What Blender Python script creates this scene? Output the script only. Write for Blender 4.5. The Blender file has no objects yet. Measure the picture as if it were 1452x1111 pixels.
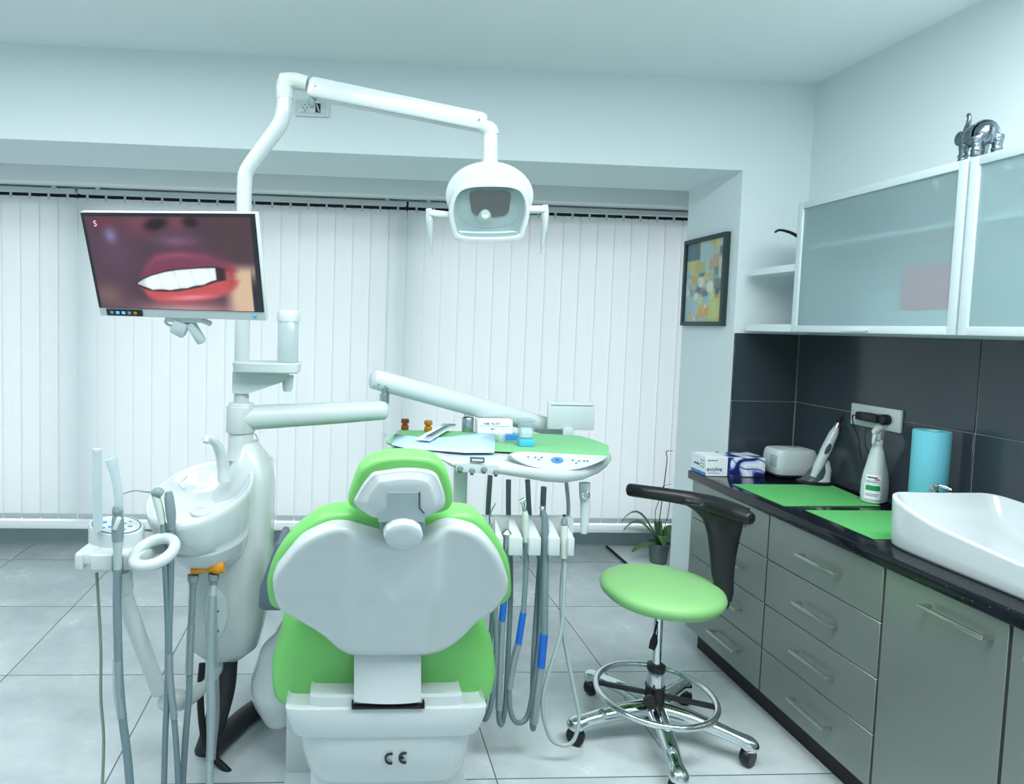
import bpy, bmesh, math, random
import numpy as np
from mathutils import Vector as V, Matrix, Quaternion
random.seed(7)
C = bpy.context.scene.collection
PI = math.pi

# ------------------------------------------------------------------ camera (calibrated to the photograph)
F, PX, PY, HC = 900.0, 546.0, 508.6, 1.40
YAW, PIT, ROL = .06, .0556, .0269
_f = V((math.sin(YAW)*math.cos(PIT), math.cos(YAW)*math.cos(PIT), -math.sin(PIT)))
_r = V((math.cos(YAW), -math.sin(YAW), 0)); _u = _r.cross(_f)
_r2 = math.cos(ROL)*_r + math.sin(ROL)*_u; _u2 = -math.sin(ROL)*_r + math.cos(ROL)*_u
cd = bpy.data.cameras.new('camera'); cam = bpy.data.objects.new('camera', cd); C.objects.link(cam)
cam.matrix_world = Matrix(((_r2.x,_u2.x,-_f.x,0),(_r2.y,_u2.y,-_f.y,0),(_r2.z,_u2.z,-_f.z,HC),(0,0,0,1)))
cd.sensor_fit = 'HORIZONTAL'; cd.sensor_width = 36; cd.lens = F/1452*36
cd.shift_x = (726-PX)/1452; cd.shift_y = -(555.5-PY)/1452; cd.clip_start = .02
bpy.context.scene.camera = cam

def ray(x, y):
    return _r2*((x-PX)/F) - _u2*((y-PY)/F) + _f
def W(x, y, Y=None, X=None, Z=None):
    d = ray(x, y)
    t = Y/d.y if Y is not None else X/d.x if X is not None else (Z-HC)/d.z
    return V((0,0,HC)) + d*t
def WP(x, y, P, n):
    d = ray(x, y); t = (P-V((0,0,HC))).dot(n)/d.dot(n)
    return V((0,0,HC)) + d*t

# ------------------------------------------------------------------ materials
def lin(c):
    return tuple(((v/255)/12.92 if v/255 <= .04045 else ((v/255+.055)/1.055)**2.4) for v in c)
def mat(name, c, rough=.5, metal=0, coat=0, spec=.5, emit=0, trans=0, ior=1.45, alpha=1, noise=None, bump=None, sub=0):
    m = bpy.data.materials.new(name); m.use_nodes = True
    nt = m.node_tree; b = nt.nodes['Principled BSDF']; L = nt.links
    col = (*lin(c), 1)
    b.inputs['Base Color'].default_value = col; b.inputs['Roughness'].default_value = rough
    b.inputs['Metallic'].default_value = metal; b.inputs['Coat Weight'].default_value = coat
    b.inputs['Specular IOR Level'].default_value = spec; b.inputs['Alpha'].default_value = alpha
    b.inputs['Transmission Weight'].default_value = trans; b.inputs['IOR'].default_value = ior
    if emit:
        b.inputs['Emission Color'].default_value = col; b.inputs['Emission Strength'].default_value = emit
    tc = nt.nodes.new('ShaderNodeTexCoord')
    if noise:                                    # (scale, amount, stretch xyz)
        sc, am, st = noise
        mp = nt.nodes.new('ShaderNodeMapping'); mp.inputs['Scale'].default_value = st
        n = nt.nodes.new('ShaderNodeTexNoise'); n.inputs['Scale'].default_value = sc; n.inputs['Detail'].default_value = 6
        r = nt.nodes.new('ShaderNodeMapRange'); r.inputs['To Min'].default_value = 1-am; r.inputs['To Max'].default_value = 1+am
        mx = nt.nodes.new('ShaderNodeMix'); mx.data_type = 'RGBA'; mx.blend_type = 'MULTIPLY'; mx.inputs['Factor'].default_value = 1
        mx.inputs['A'].default_value = col
        L.new(tc.outputs['Object'], mp.inputs['Vector']); L.new(mp.outputs[0], n.inputs['Vector'])
        L.new(n.outputs['Fac'], r.inputs['Value']); L.new(r.outputs[0], mx.inputs['B']); L.new(mx.outputs['Result'], b.inputs['Base Color'])
    if bump:                                     # (scale, strength)
        n2 = nt.nodes.new('ShaderNodeTexNoise'); n2.inputs['Scale'].default_value = bump[0]; n2.inputs['Detail'].default_value = 4
        bp = nt.nodes.new('ShaderNodeBump'); bp.inputs['Strength'].default_value = bump[1]; bp.inputs['Distance'].default_value = .002
        L.new(tc.outputs['Object'], n2.inputs['Vector']); L.new(n2.outputs['Fac'], bp.inputs['Height']); L.new(bp.outputs[0], b.inputs['Normal'])
    return m
def vcol_mat(name, rough=.5, emit=0):
    m = bpy.data.materials.new(name); m.use_nodes = True; nt = m.node_tree; b = nt.nodes['Principled BSDF']
    a = nt.nodes.new('ShaderNodeVertexColor'); a.layer_name = 'Col'
    if emit:
        b.inputs['Base Color'].default_value = (.01,.01,.012,1)
        nt.links.new(a.outputs[0], b.inputs['Emission Color']); b.inputs['Emission Strength'].default_value = emit
    else: nt.links.new(a.outputs[0], b.inputs['Base Color'])
    b.inputs['Roughness'].default_value = rough
    return m
def thin_mat(name, c, transp, rough=.1, gloss=.12, diff=None, trans=0.0):
    """thin clear plastic or glass: see-through mixed with gloss (and a little milky diffuse)"""
    m = bpy.data.materials.new(name); m.use_nodes = True; nt = m.node_tree; nt.nodes.clear(); L = nt.links
    out = nt.nodes.new('ShaderNodeOutputMaterial')
    t = nt.nodes.new('ShaderNodeBsdfTransparent'); t.inputs[0].default_value = (*lin(c),1)
    d = nt.nodes.new('ShaderNodeBsdfDiffuse'); d.inputs[0].default_value = (*lin(diff or c),1)
    tl = nt.nodes.new('ShaderNodeBsdfTranslucent'); tl.inputs[0].default_value = (*lin(diff or c),1)
    g = nt.nodes.new('ShaderNodeBsdfGlossy'); g.inputs['Roughness'].default_value = rough
    dm = nt.nodes.new('ShaderNodeMixShader'); dm.inputs[0].default_value = .5
    L.new(d.outputs[0], dm.inputs[1]); L.new(tl.outputs[0], dm.inputs[2])
    a = nt.nodes.new('ShaderNodeMixShader'); a.inputs[0].default_value = transp
    L.new(dm.outputs[0], a.inputs[1]); L.new(t.outputs[0], a.inputs[2])
    b = nt.nodes.new('ShaderNodeMixShader'); b.inputs[0].default_value = gloss
    L.new(a.outputs[0], b.inputs[1]); L.new(g.outputs[0], b.inputs[2]); L.new(b.outputs[0], out.inputs[0])
    return m

M = {}
M['wall']   = mat('wall_paint', (212,224,227), .85, bump=(180,.05))
M['ceil']   = mat('ceiling_paint', (226,233,235), .9)
M['white']  = mat('white_gloss_plastic', (188,198,200), .22, coat=.3)
M['white2'] = mat('white_satin_plastic', (194,205,207), .4)
M['panel']  = mat('pale_grey_plastic', (186,199,202), .35)
M['joint']  = mat('beige_grey_plastic', (190,204,196), .4)
M['grey']   = mat('grey_rubber', (120,138,142), .5)
M['hose']   = mat('grey_hose', (108,130,136), .45)
M['hose_l'] = mat('pale_grey_hose', (160,176,176), .4)
M['dgrey']  = mat('dark_grey_plastic', (70,82,92), .45)
M['slate']  = mat('slate_blue_vinyl', (74,92,108), .4)
M['black']  = mat('black_plastic', (24,27,30), .38)
M['blackr'] = mat('black_rubber', (16,17,19), .6)
M['charc']  = mat('charcoal_corrugated_hose', (40,44,48), .5)
M['green']  = mat('green_vinyl', (112,190,102), .36, bump=(420,.06))
M['greenl'] = mat('light_green_vinyl', (132,190,122), .5, bump=(420,.06))
M['mat']    = mat('green_paper_mat', (88,176,100), .7, noise=(60,.10,(1,1,1)))
M['matl']   = mat('green_tray_paper', (116,180,128), .7)
M['bib']    = mat('pale_blue_paper', (178,212,236), .8)
M['chrome'] = mat('chrome', (214,222,224), .1, 1)
M['steel']  = mat('brushed_steel', (176,188,190), .28, 1)
M['front']  = mat('steel_look_laminate', (140,149,144), .36, .65, noise=(6,.05,(1,.05,30)))
M['handle'] = mat('satin_nickel', (190,194,186), .3, 1)
M['alu']    = mat('brushed_aluminium_frame', (206,220,224), .4, .25)
M['carc']   = mat('white_laminate', (216,226,228), .5)
M['toe']    = mat('black_plinth', (14,15,17), .5)
M['pelmet'] = mat('white_pelmet_paint', (236,240,241), .5)
M['bracket'] = mat('mid_grey_plastic', (158,174,177), .35)
M['taupe'] = mat('taupe_cable', (132,138,126), .5)
M['granite']= mat('black_granite', (22,27,33), .12, spec=.35)
M['tile']   = mat('charcoal_wall_tile', (54,64,72), .16, noise=(2.5,.12,(1,1,1)))
M['grout']  = mat('pale_grout', (150,158,156), .8)
M['grey_skirt'] = mat('grey_stone_skirting', (164,180,182), .4, noise=(5,.12,(1,1,1)))
M['ceram']  = mat('white_ceramic', (196,206,209), .12, coat=.4)
M['orange'] = mat('amber_plastic', (206,138,12), .3)
M['brown']  = mat('amber_glass', (140,72,20), .15)
M['yellow'] = mat('yellow_amber_glass', (176,120,24), .15)
M['blue']   = mat('blue_sleeve', (18,96,190), .45)
M['blue2']  = mat('bright_blue_print', (60,130,205), .5)
M['navy']   = mat('navy_print', (30,48,120), .5)
M['ink']    = mat('dark_ink', (28,36,44), .6)
M['greyink']= mat('grey_ink', (120,132,140), .6)
M['paper']  = mat('white_card', (226,234,238), .6)
M['teal']   = mat('aqua_paper_roll', (104,186,204), .7, bump=(300,.2))
M['cyanbox']= mat('cyan_plastic', (70,178,214), .25)
M['red']    = mat('red_print', (190,50,70), .5)
M['pgreen'] = mat('green_print', (20,140,80), .5)
M['pink']   = mat('pink_card', (236,40,112), .6)
M['pinkd']  = mat('magenta_card', (190,60,120), .6)
M['brass']  = mat('dull_brass', (150,140,110), .4, .8)
M['silver'] = mat('antique_silver', (118,132,140), .27, 1, noise=(70,.55,(1,1,1)), bump=(160,.9))
M['leaf']   = mat('orchid_leaf', (58,104,52), .4, noise=(14,.2,(1,1,1)))
M['stem']   = mat('dry_stem', (50,62,48), .7)
M['bark']   = mat('bark_chips', (70,74,66), .9, noise=(60,.5,(1,1,1)), bump=(60,1))
M['slot']   = mat('dark_window_gasket', (20,30,36), .6)  # near-black, for the strip above the vanes and the slab edge
M['winframe'] = mat('white_window_frame', (190,204,210), .5)
M['bulb']   = mat('frosted_lamp_cover', (196,208,203), .35)
M['mirror'] = mat('dark_mirror_reflector', (22,34,29), .10, 1)  # dark reflection in the lamp mirror is put into the base colour
M['lensr']  = mat('pale_reflector_shell', (176,196,198), .15, .35)
M['frame']  = mat('dark_green_frame', (36,54,54), .4)
M['screen'] = vcol_mat('lit_screen_picture', .2, 1.0)
M['glyph']  = mat('lit_screen_letter', (220,160,230), .5, emit=.8)
M['keyglow']= mat('lit_blue_key', (90,170,230), .5, emit=.5)
M['art']    = vcol_mat('painted_canvas', .6)
M['marble'] = vcol_mat('printed_card', .35)
M['clear']  = thin_mat('clear_plastic', (235,244,246), .72, .08, .10, (215,228,232))
M['milky']  = thin_mat('milky_plastic', (232,242,244), .30, .2, .08, (222,234,236))
M['glass']  = thin_mat('window_glass', (250,251,252), .97, .02, .05)
M['potm']   = thin_mat('smoky_clear_pot', (190,205,205), .55, .1, .12, (150,168,168))
M['sleeve'] = thin_mat('clear_film_sleeve', (235,242,244), .72, .15, .16, (210,224,228))
M['lens']   = thin_mat('lamp_front_glass', (240,246,246), .93, .04, .07)

def blind_mat():
    m = bpy.data.materials.new('translucent_blind_fabric'); m.use_nodes = True; nt = m.node_tree; nt.nodes.clear(); L = nt.links
    out = nt.nodes.new('ShaderNodeOutputMaterial')
    d = nt.nodes.new('ShaderNodeBsdfDiffuse'); d.inputs[0].default_value = (*lin((232,238,240)),1)
    t = nt.nodes.new('ShaderNodeBsdfTranslucent'); t.inputs[0].default_value = (*lin((239,243,243)),1)
    mx = nt.nodes.new('ShaderNodeMixShader'); mx.inputs[0].default_value = .5
    L.new(d.outputs[0], mx.inputs[1]); L.new(t.outputs[0], mx.inputs[2]); L.new(mx.outputs[0], out.inputs[0])
    return m
M['blind'] = blind_mat()

def frost_mat():
    m = bpy.data.materials.new('frosted_glass'); m.use_nodes = True; nt = m.node_tree; nt.nodes.clear(); L = nt.links
    out = nt.nodes.new('ShaderNodeOutputMaterial')
    r = nt.nodes.new('ShaderNodeBsdfRefraction'); r.inputs[0].default_value = (*lin((240,250,250)),1); r.inputs['Roughness'].default_value = .38; r.inputs['IOR'].default_value = 1.12
    g = nt.nodes.new('ShaderNodeBsdfGlossy'); g.inputs[0].default_value = (.9,.96,1,1); g.inputs['Roughness'].default_value = .18
    d = nt.nodes.new('ShaderNodeBsdfDiffuse'); d.inputs[0].default_value = (*lin((196,222,226)),1)
    a = nt.nodes.new('ShaderNodeMixShader'); a.inputs[0].default_value = .27
    L.new(r.outputs[0], a.inputs[1]); L.new(d.outputs[0], a.inputs[2])
    fr = nt.nodes.new('ShaderNodeFresnel'); fr.inputs[0].default_value = 1.3
    b = nt.nodes.new('ShaderNodeMixShader'); L.new(fr.outputs[0], b.inputs[0])
    L.new(a.outputs[0], b.inputs[1]); L.new(g.outputs[0], b.inputs[2]); L.new(b.outputs[0], out.inputs[0])
    return m
M['frost'] = frost_mat()

def floor_mat():
    m = mat('grey_stone_floor_tile', (168,182,182), .22)
    nt = m.node_tree; L = nt.links; b = nt.nodes['Principled BSDF']
    tc = nt.nodes.new('ShaderNodeTexCoord'); sp = nt.nodes.new('ShaderNodeSeparateXYZ'); L.new(tc.outputs['Object'], sp.inputs[0])
    def mth(op, a, bb=None):
        n = nt.nodes.new('ShaderNodeMath'); n.operation = op
        for i, v in enumerate((a, bb)):
            if v is None: continue
            if isinstance(v, (int, float)): n.inputs[i].default_value = v
            else: L.new(v, n.inputs[i])
        return n.outputs[0]
    def line(s, off, per, hw):
        f = mth('FRACT', mth('DIVIDE', mth('SUBTRACT', s, off), per))
        return mth('GREATER_THAN', mth('ABSOLUTE', mth('SUBTRACT', f, .5)), .5-hw/per)
    g = mth('MAXIMUM', line(sp.outputs[0], -1.288, .5935, .0022), line(sp.outputs[1], 1.868, .600, .0022))
    tx = mth('FLOOR', mth('DIVIDE', mth('SUBTRACT', sp.outputs[0], -1.288), .5935)); ty = mth('FLOOR', mth('DIVIDE', mth('SUBTRACT', sp.outputs[1], 1.868), .6))
    cb = nt.nodes.new('ShaderNodeCombineXYZ'); L.new(tx, cb.inputs[0]); L.new(ty, cb.inputs[1])
    wn = nt.nodes.new('ShaderNodeTexWhiteNoise'); L.new(cb.outputs[0], wn.inputs['Vector'])
    av = nt.nodes.new('ShaderNodeVectorMath'); av.operation = 'ADD'; L.new(tc.outputs['Object'], av.inputs[0])
    sv = nt.nodes.new('ShaderNodeVectorMath'); sv.operation = 'SCALE'; sv.inputs['Scale'].default_value = 7; L.new(wn.outputs['Color'], sv.inputs[0]); L.new(sv.outputs[0], av.inputs[1])
    n = nt.nodes.new('ShaderNodeTexNoise'); n.inputs['Scale'].default_value = 3.2; n.inputs['Detail'].default_value = 8; n.inputs['Roughness'].default_value = .62; L.new(av.outputs[0], n.inputs['Vector'])
    cr = nt.nodes.new('ShaderNodeValToRGB'); e = cr.color_ramp.elements
    e[0].position = .3; e[0].color = (*lin((164,177,180)),1); e[1].position = .72; e[1].color = (*lin((206,215,217)),1); L.new(n.outputs['Fac'], cr.inputs[0])
    mx = nt.nodes.new('ShaderNodeMix'); mx.data_type = 'RGBA'; L.new(g, mx.inputs['Factor']); L.new(cr.outputs[0], mx.inputs['A']); mx.inputs['B'].default_value = (*lin((84,98,102)),1)
    L.new(mx.outputs['Result'], b.inputs['Base Color'])
    ro = nt.nodes.new('ShaderNodeMapRange'); ro.inputs['To Min'].default_value = .16; ro.inputs['To Max'].default_value = .34; L.new(n.outputs['Fac'], ro.inputs['Value']); L.new(ro.outputs[0], b.inputs['Roughness'])
    return m
M['floor'] = floor_mat()

def speckle(m):
    nt = m.node_tree; b = nt.nodes['Principled BSDF']; L = nt.links
    tc = nt.nodes.new('ShaderNodeTexCoord'); v = nt.nodes.new('ShaderNodeTexVoronoi'); v.inputs['Scale'].default_value = 60; L.new(tc.outputs['Object'], v.inputs['Vector'])
    cr = nt.nodes.new('ShaderNodeValToRGB'); e = cr.color_ramp.elements
    e[0].position = .07; e[0].color = (*lin((110,124,132)),1); e[1].position = .10; e[1].color = (*lin((20,25,31)),1)
    L.new(v.outputs['Distance'], cr.inputs[0]); L.new(cr.outputs[0], b.inputs['Base Color'])
speckle(M['granite'])

# ------------------------------------------------------------------ mesh builder
def catmull(pts, n):
    pts = [V(p) for p in pts]
    if n <= 1 or len(pts) < 3: return pts
    P = [pts[0]*2-pts[1]] + pts + [pts[-1]*2-pts[-2]]; out = []
    for i in range(1, len(P)-2):
        for k in range(n):
            t = k/n
            out.append(.5*((2*P[i]) + (P[i+1]-P[i-1])*t + (2*P[i-1]-5*P[i]+4*P[i+1]-P[i+2])*t*t + (3*P[i]-P[i-1]-3*P[i+1]+P[i+2])*t**3))
    return out + [pts[-1]]
def closed_catmull(pts, n):
    pts = [V(p) for p in pts]; m = len(pts); out = []
    for i in range(m):
        a, b, c, d = pts[i-1], pts[i], pts[(i+1) % m], pts[(i+2) % m]
        for k in range(n):
            t = k/n; out.append(.5*((2*b)+(c-a)*t+(2*a-5*b+4*c-d)*t*t+(3*b-a-3*c+d)*t**3))
    return out
def resample_closed(pts, n):
    pts = [V(p) for p in pts]; m = len(pts)
    L = [0]
    for i in range(m): L.append(L[-1]+(pts[(i+1) % m]-pts[i]).length)
    out = []; j = 0
    for k in range(n):
        s = L[-1]*k/n
        while L[j+1] < s: j += 1
        t = (s-L[j])/max(1e-9, L[j+1]-L[j]); out.append(pts[j].lerp(pts[(j+1) % m], t))
    return out
def superell(a, b, e=4, n=32):
    o = []
    for i in range(n):
        t = 2*PI*i/n; c, s = math.cos(t), math.sin(t)
        o.append((a*math.copysign(abs(c)**(2/e), c), b*math.copysign(abs(s)**(2/e), s)))
    return o

class G:
    def __init__(s): s.bm = bmesh.new()
    def _merge(s, b, mtx=None):
        if mtx is not None: b.transform(mtx)
        me = bpy.data.meshes.new('t'); b.to_mesh(me); b.free(); s.bm.from_mesh(me); bpy.data.meshes.remove(me); return s
    def box(s, c, size, bev=0, rot=None, seg=2):
        b = bmesh.new(); bmesh.ops.create_cube(b, size=1); bmesh.ops.scale(b, vec=V(size), verts=b.verts)
        if bev: bmesh.ops.bevel(b, geom=list(b.edges), offset=min(bev, min(size)*.49), segments=seg, profile=.5, affect='EDGES')
        mtx = Matrix.Translation(V(c)) @ (rot.to_4x4() if rot is not None else Matrix.Identity(4))
        return s._merge(b, mtx)
    def span(s, a, b, bev=0, seg=2):
        a, b = V(a), V(b); return s.box((a+b)/2, [max(1e-4, abs(b[i]-a[i])) for i in range(3)], bev, None, seg)
    def loft(s, rings, caps=(True, True), closed=True):
        bm = s.bm; R = [[bm.verts.new(V(p)) for p in r] for r in rings]; n = len(R[0])
        for a, b in zip(R, R[1:]):
            for i in range(n if closed else n-1):
                j = (i+1) % n
                try: bm.faces.new((a[i], a[j], b[j], b[i]))
                except ValueError: pass
        if closed:
            if caps[0]: bm.faces.new(list(reversed(R[0])))
            if caps[1]: bm.faces.new(R[-1])
        return s
    def tube(s, pts, r, seg=12, n=6, flat=None, caps=True):
        """round tube along a smooth path; r a number or one per point; flat = (axis, factor) squashes the section"""
        k = len(pts); rr = list(r) if isinstance(r, (list, tuple)) else [r]*k
        Q = catmull(pts, n); m = len(Q)
        R_ = []
        for i in range(m):
            x = i*(k-1)/(m-1); j = min(int(x), k-2); t = x-j; t = t*t*(3-2*t); R_.append(rr[j]*(1-t)+rr[j+1]*t)
        T = [(Q[min(i+1, m-1)]-Q[max(i-1, 0)]).normalized() for i in range(m)]
        u = T[0].orthogonal().normalized(); rings = []
        for i in range(m):
            u = (u-T[i]*u.dot(T[i])).normalized(); v = T[i].cross(u); ring = []
            for a in range(seg):
                w = u*math.cos(2*PI*a/seg)+v*math.sin(2*PI*a/seg)
                if flat: ax = V(flat[0]); w = w-ax*(w.dot(ax)*(1-flat[1]))
                ring.append(Q[i]+w*R_[i])
            rings.append(ring)
        return s.loft(rings, (caps, caps))
    def cyl(s, a, b, r0, r1=None, seg=24):
        return s.tube([a, b], [r0, r0 if r1 is None else r1], seg, 1)
    def lathe(s, prof, o, axis=(0,0,1), seg=32, sx=1, sy=1, caps=(True, True)):
        q = V((0,0,1)).rotation_difference(V(axis).normalized()); o = V(o)
        return s.loft([[o+q@V((r*sx*math.cos(2*PI*i/seg), r*sy*math.sin(2*PI*i/seg), z)) for i in range(seg)] for r, z in prof], caps)
    def prism(s, pts, vec, bev=0):
        b = bmesh.new(); v0 = [b.verts.new(V(p)) for p in pts]; v1 = [b.verts.new(V(p)+V(vec)) for p in pts]; n = len(pts)
        b.faces.new(v0); b.faces.new(list(reversed(v1)))
        for i in range(n): b.faces.new((v0[i], v1[i], v1[(i+1) % n], v0[(i+1) % n]))
        bmesh.ops.recalc_face_normals(b, faces=b.faces)
        if bev:
            bmesh.ops.bevel(b, geom=list(b.edges), offset=bev, segments=2, profile=.5, affect='EDGES')
        return s._merge(b)
    def pillow(s, pts, nrm, levels, dens=4, fn=None):
        """outline swept through (scale, offset) levels along its normal: cushions and moulded shells"""
        pts = closed_catmull(pts, dens) if dens > 1 else [V(p) for p in pts]; c = sum(pts, V())/len(pts); nrm = V(nrm).normalized()
        rings = []
        for sc, of in levels:
            ring = []
            for p in pts:
                q = c+(p-c)*sc
                ring.append(q+nrm*(of+(fn(q, sc) if fn else 0)))
            rings.append(ring)
        return s.loft(rings)
    def ell(s, c, r, rot=None, u=20, v=12):
        b = bmesh.new(); bmesh.ops.create_uvsphere(b, u_segments=u, v_segments=v, radius=1)
        bmesh.ops.scale(b, vec=V(r), verts=b.verts)
        return s._merge(b, Matrix.Translation(V(c)) @ (rot.to_4x4() if rot is not None else Matrix.Identity(4)))
    def torus(s, c, R, r, axis=(0,0,1), sx=1, sy=1, n=48, seg=12):
        q = V((0,0,1)).rotation_difference(V(axis).normalized()); c = V(c); rings = []
        for i in range(n+1):
            t = 2*PI*i/n; rings.append([c+q@V(((R*sx+r*math.cos(2*PI*k/seg))*math.cos(t), (R*sy+r*math.cos(2*PI*k/seg))*math.sin(t), r*math.sin(2*PI*k/seg))) for k in range(seg)])
        s.loft(rings, (False, False)); bmesh.ops.remove_doubles(s.bm, verts=s.bm.verts, dist=1e-6); return s
    def build(s, name, m, parent=None, angle=40, remesh=None, smooth=4, fix=True):
        bm = s.bm
        if fix: bmesh.ops.recalc_face_normals(bm, faces=bm.faces)
        if parent is not None:
            off = V((0,0,0)); p = parent
            while p is not None: off += p.location; p = p.parent
            bmesh.ops.translate(bm, vec=-off, verts=bm.verts)
        me = bpy.data.meshes.new(name); bm.to_mesh(me); bm.free()
        for p in me.polygons: p.use_smooth = True
        me.set_sharp_from_angle(angle=math.radians(angle))
        o = bpy.data.objects.new(name, me); C.objects.link(o); me.materials.append(M[m] if isinstance(m, str) else m)
        if parent is not None: o.parent = parent
        if remesh:
            r = o.modifiers.new('blend', 'REMESH'); r.mode = 'VOXEL'; r.voxel_size = remesh; r.use_smooth_shade = True
            q = o.modifiers.new('soften', 'SMOOTH'); q.factor = .5; q.iterations = smooth
        return o
def tag(o, label=None, cat=None, group=None, kind=None):
    for k, v in (('label', label), ('category', cat), ('group', group), ('kind', kind)):
        if v: o[k] = v
    return o
def thing(name, label, cat, loc, group=None):
    o = bpy.data.objects.new(name, None); C.objects.link(o); o.location = V(loc); o.empty_display_size = .05
    return tag(o, label, cat, group)
def struct(o, label): return tag(o, label, o.name.split('_')[0], None, 'structure')
def text(name, body, size, origin, right, up, m, parent, ext=.0008, align='CENTER', bold=0):
    cu = bpy.data.curves.new('txt', 'FONT'); cu.body = body; cu.size = size; cu.extrude = ext; cu.align_x = align; cu.align_y = 'CENTER'; cu.offset = bold
    to = bpy.data.objects.new('txt', cu); C.objects.link(to); bpy.context.view_layer.update()
    me = bpy.data.meshes.new_from_object(to.evaluated_get(bpy.context.evaluated_depsgraph_get()))
    bpy.data.objects.remove(to); bpy.data.curves.remove(cu)
    r, u = V(right).normalized(), V(up).normalized(); u = (u-r*u.dot(r)).normalized(); n = r.cross(u)
    off = V(origin); p = parent
    while p is not None: off -= p.location; p = p.parent
    me.transform(Matrix(((r.x,u.x,n.x,off.x),(r.y,u.y,n.y,off.y),(r.z,u.z,n.z,off.z),(0,0,0,1))))
    me.name = name; o = bpy.data.objects.new(name, me); C.objects.link(o); me.materials.clear(); me.materials.append(M[m]); o.parent = parent
    return o
def painted(name, fn, o, r, u, nx, ny, m, parent):
    """flat picture: a fine grid whose vertex colours are the printed or displayed image (sRGB 0-255 from fn)"""
    o, r, u = V(o), V(r), V(u)
    off = V((0,0,0)); p = parent
    while p is not None: off += p.location; p = p.parent
    us = np.linspace(0,1,nx); vs = np.linspace(0,1,ny); U, T = np.meshgrid(us, vs)
    rgb = np.clip(fn(U, 1-T), 0, 255)/255
    l = np.where(rgb <= .04045, rgb/12.92, ((rgb+.055)/1.055)**2.4)
    vs_ = [tuple(o-off+r*float(a)+u*float(b)) for b in vs for a in us]
    fs = [(j*nx+i, j*nx+i+1, (j+1)*nx+i+1, (j+1)*nx+i) for j in range(ny-1) for i in range(nx-1)]
    me = bpy.data.meshes.new(name); me.from_pydata(vs_, [], fs); at = me.color_attributes.new('Col', 'FLOAT_COLOR', 'POINT')
    at.data.foreach_set('color', np.concatenate([l.reshape(-1,3), np.ones((nx*ny,1))], 1).astype(np.float32).ravel())
    ob = bpy.data.objects.new(name, me); C.objects.link(ob); me.materials.append(M[m]); ob.parent = parent
    return ob
def sm(x, a, b):
    t = np.clip((x-a)/(b-a), 0, 1); return t*t*(3-2*t)
def mixc(a, c, w): return a*(1-w[..., None])+np.array(c, float)*w[..., None]

# ================================================================== SETTING
YW, XR, XC, ZC, YB = 2.74, 2.03, 1.72, 2.50, 3.93          # end wall, right wall, column face, ceiling, window wall
XL, YR = -3.0, -2.6
YH = 3.18                                                  # back face of the header and column
struct(G().span((XL-.1,YR-.1,-.1),(2.75,YB+.2,0)).build('floor','floor'), 'grey stone tiled floor under the whole room')
struct(G().span((XL-.1,YR-.1,ZC),(2.75,YB+.2,ZC+.1)).build('ceiling','ceil'), 'pale blue-grey plain ceiling above the room')
g = G(); g.span((XR,YR,0),(XR+.12,YW,ZC)); struct(g.build('wall_right','wall'), 'pale wall carrying the cabinets above the dark tiles')
g = G(); g.span((XC,YW,0),(XR+.12,YH,ZC)); g.span((XL,YW,2.115),(XC,YH,ZC))
struct(g.build('wall_back','wall'), 'pale header beam and column in front of the window bay')
g = G(); g.span((XL-.1,YR,0),(XL,YB,ZC)); struct(g.build('wall_left','wall'), 'pale side wall beyond the left edge')
g = G(); g.span((XL-.1,YR-.1,0),(XR+.12,YR,ZC)); struct(g.build('wall_front','wall'), 'pale wall behind the viewer')
g = G(); g.span((2.6,YH,0),(2.75,YB,ZC)); g.span((XR+.12,YH-.02,0),(2.75,YH,ZC)); struct(g.build('wall_bay','wall'), 'pale side wall closing the window bay')
g = G(); g.span((XL,YB,0),(2.6,YB+.15,.15)); g.span((XL,YB,2.14),(2.6,YB+.15,ZC)); struct(g.build('wall_window','wall'), 'wall strips under and over the window')
struct(G().span((XL,YB-.012,0),(2.6,YB,.12)).build('baseboard_window','grey_skirt'), 'grey stone skirting under the window sill')
struct(G().span((XL,3.74,.155),(2.6,YB,.185),.006).build('trim_1','pelmet'), 'thin white window sill')
# windows: frame with mullions and glass
wx = [-3.0,-1.56,.33,2.6]
for i in range(3):
    x0, x1 = wx[i], wx[i+1]; z0, z1 = .15, 2.14; g = G(); w = .07
    g.span((x0,YB-.04,z0),(x0+w,YB+.08,z1),.006); g.span((x1-w,YB-.04,z0),(x1,YB+.08,z1),.006)
    g.span((x0+w,YB+.01,z0),(x1-w,YB+.08,z0+w),.006); g.span((x0+w,YB+.01,z1-.10),(x1-w,YB+.08,z1),.006)
    wf = struct(g.build('window_%d'%(i+1),'winframe'), ['narrow window frame behind the blind at far left','wide window frame behind the screen and lamp arm','wide window frame behind the tray and picture'][i])
    G().span((x0+w,YB+.04,z0+w),(x1-w,YB+.046,z1-.10)).build('pane','glass',wf)
# pelmet and dark gap strip
struct(G().span((XL,3.68,2.135),(2.6,3.84,2.285),.01).build('trim_2','pelmet'), 'white pelmet board along the head of the window')
struct(G().span((XL,3.855,2.03),(2.6,3.865,2.135)).build('trim_3','slot'), 'dark strip seen in the gap above the blind vanes')
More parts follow.
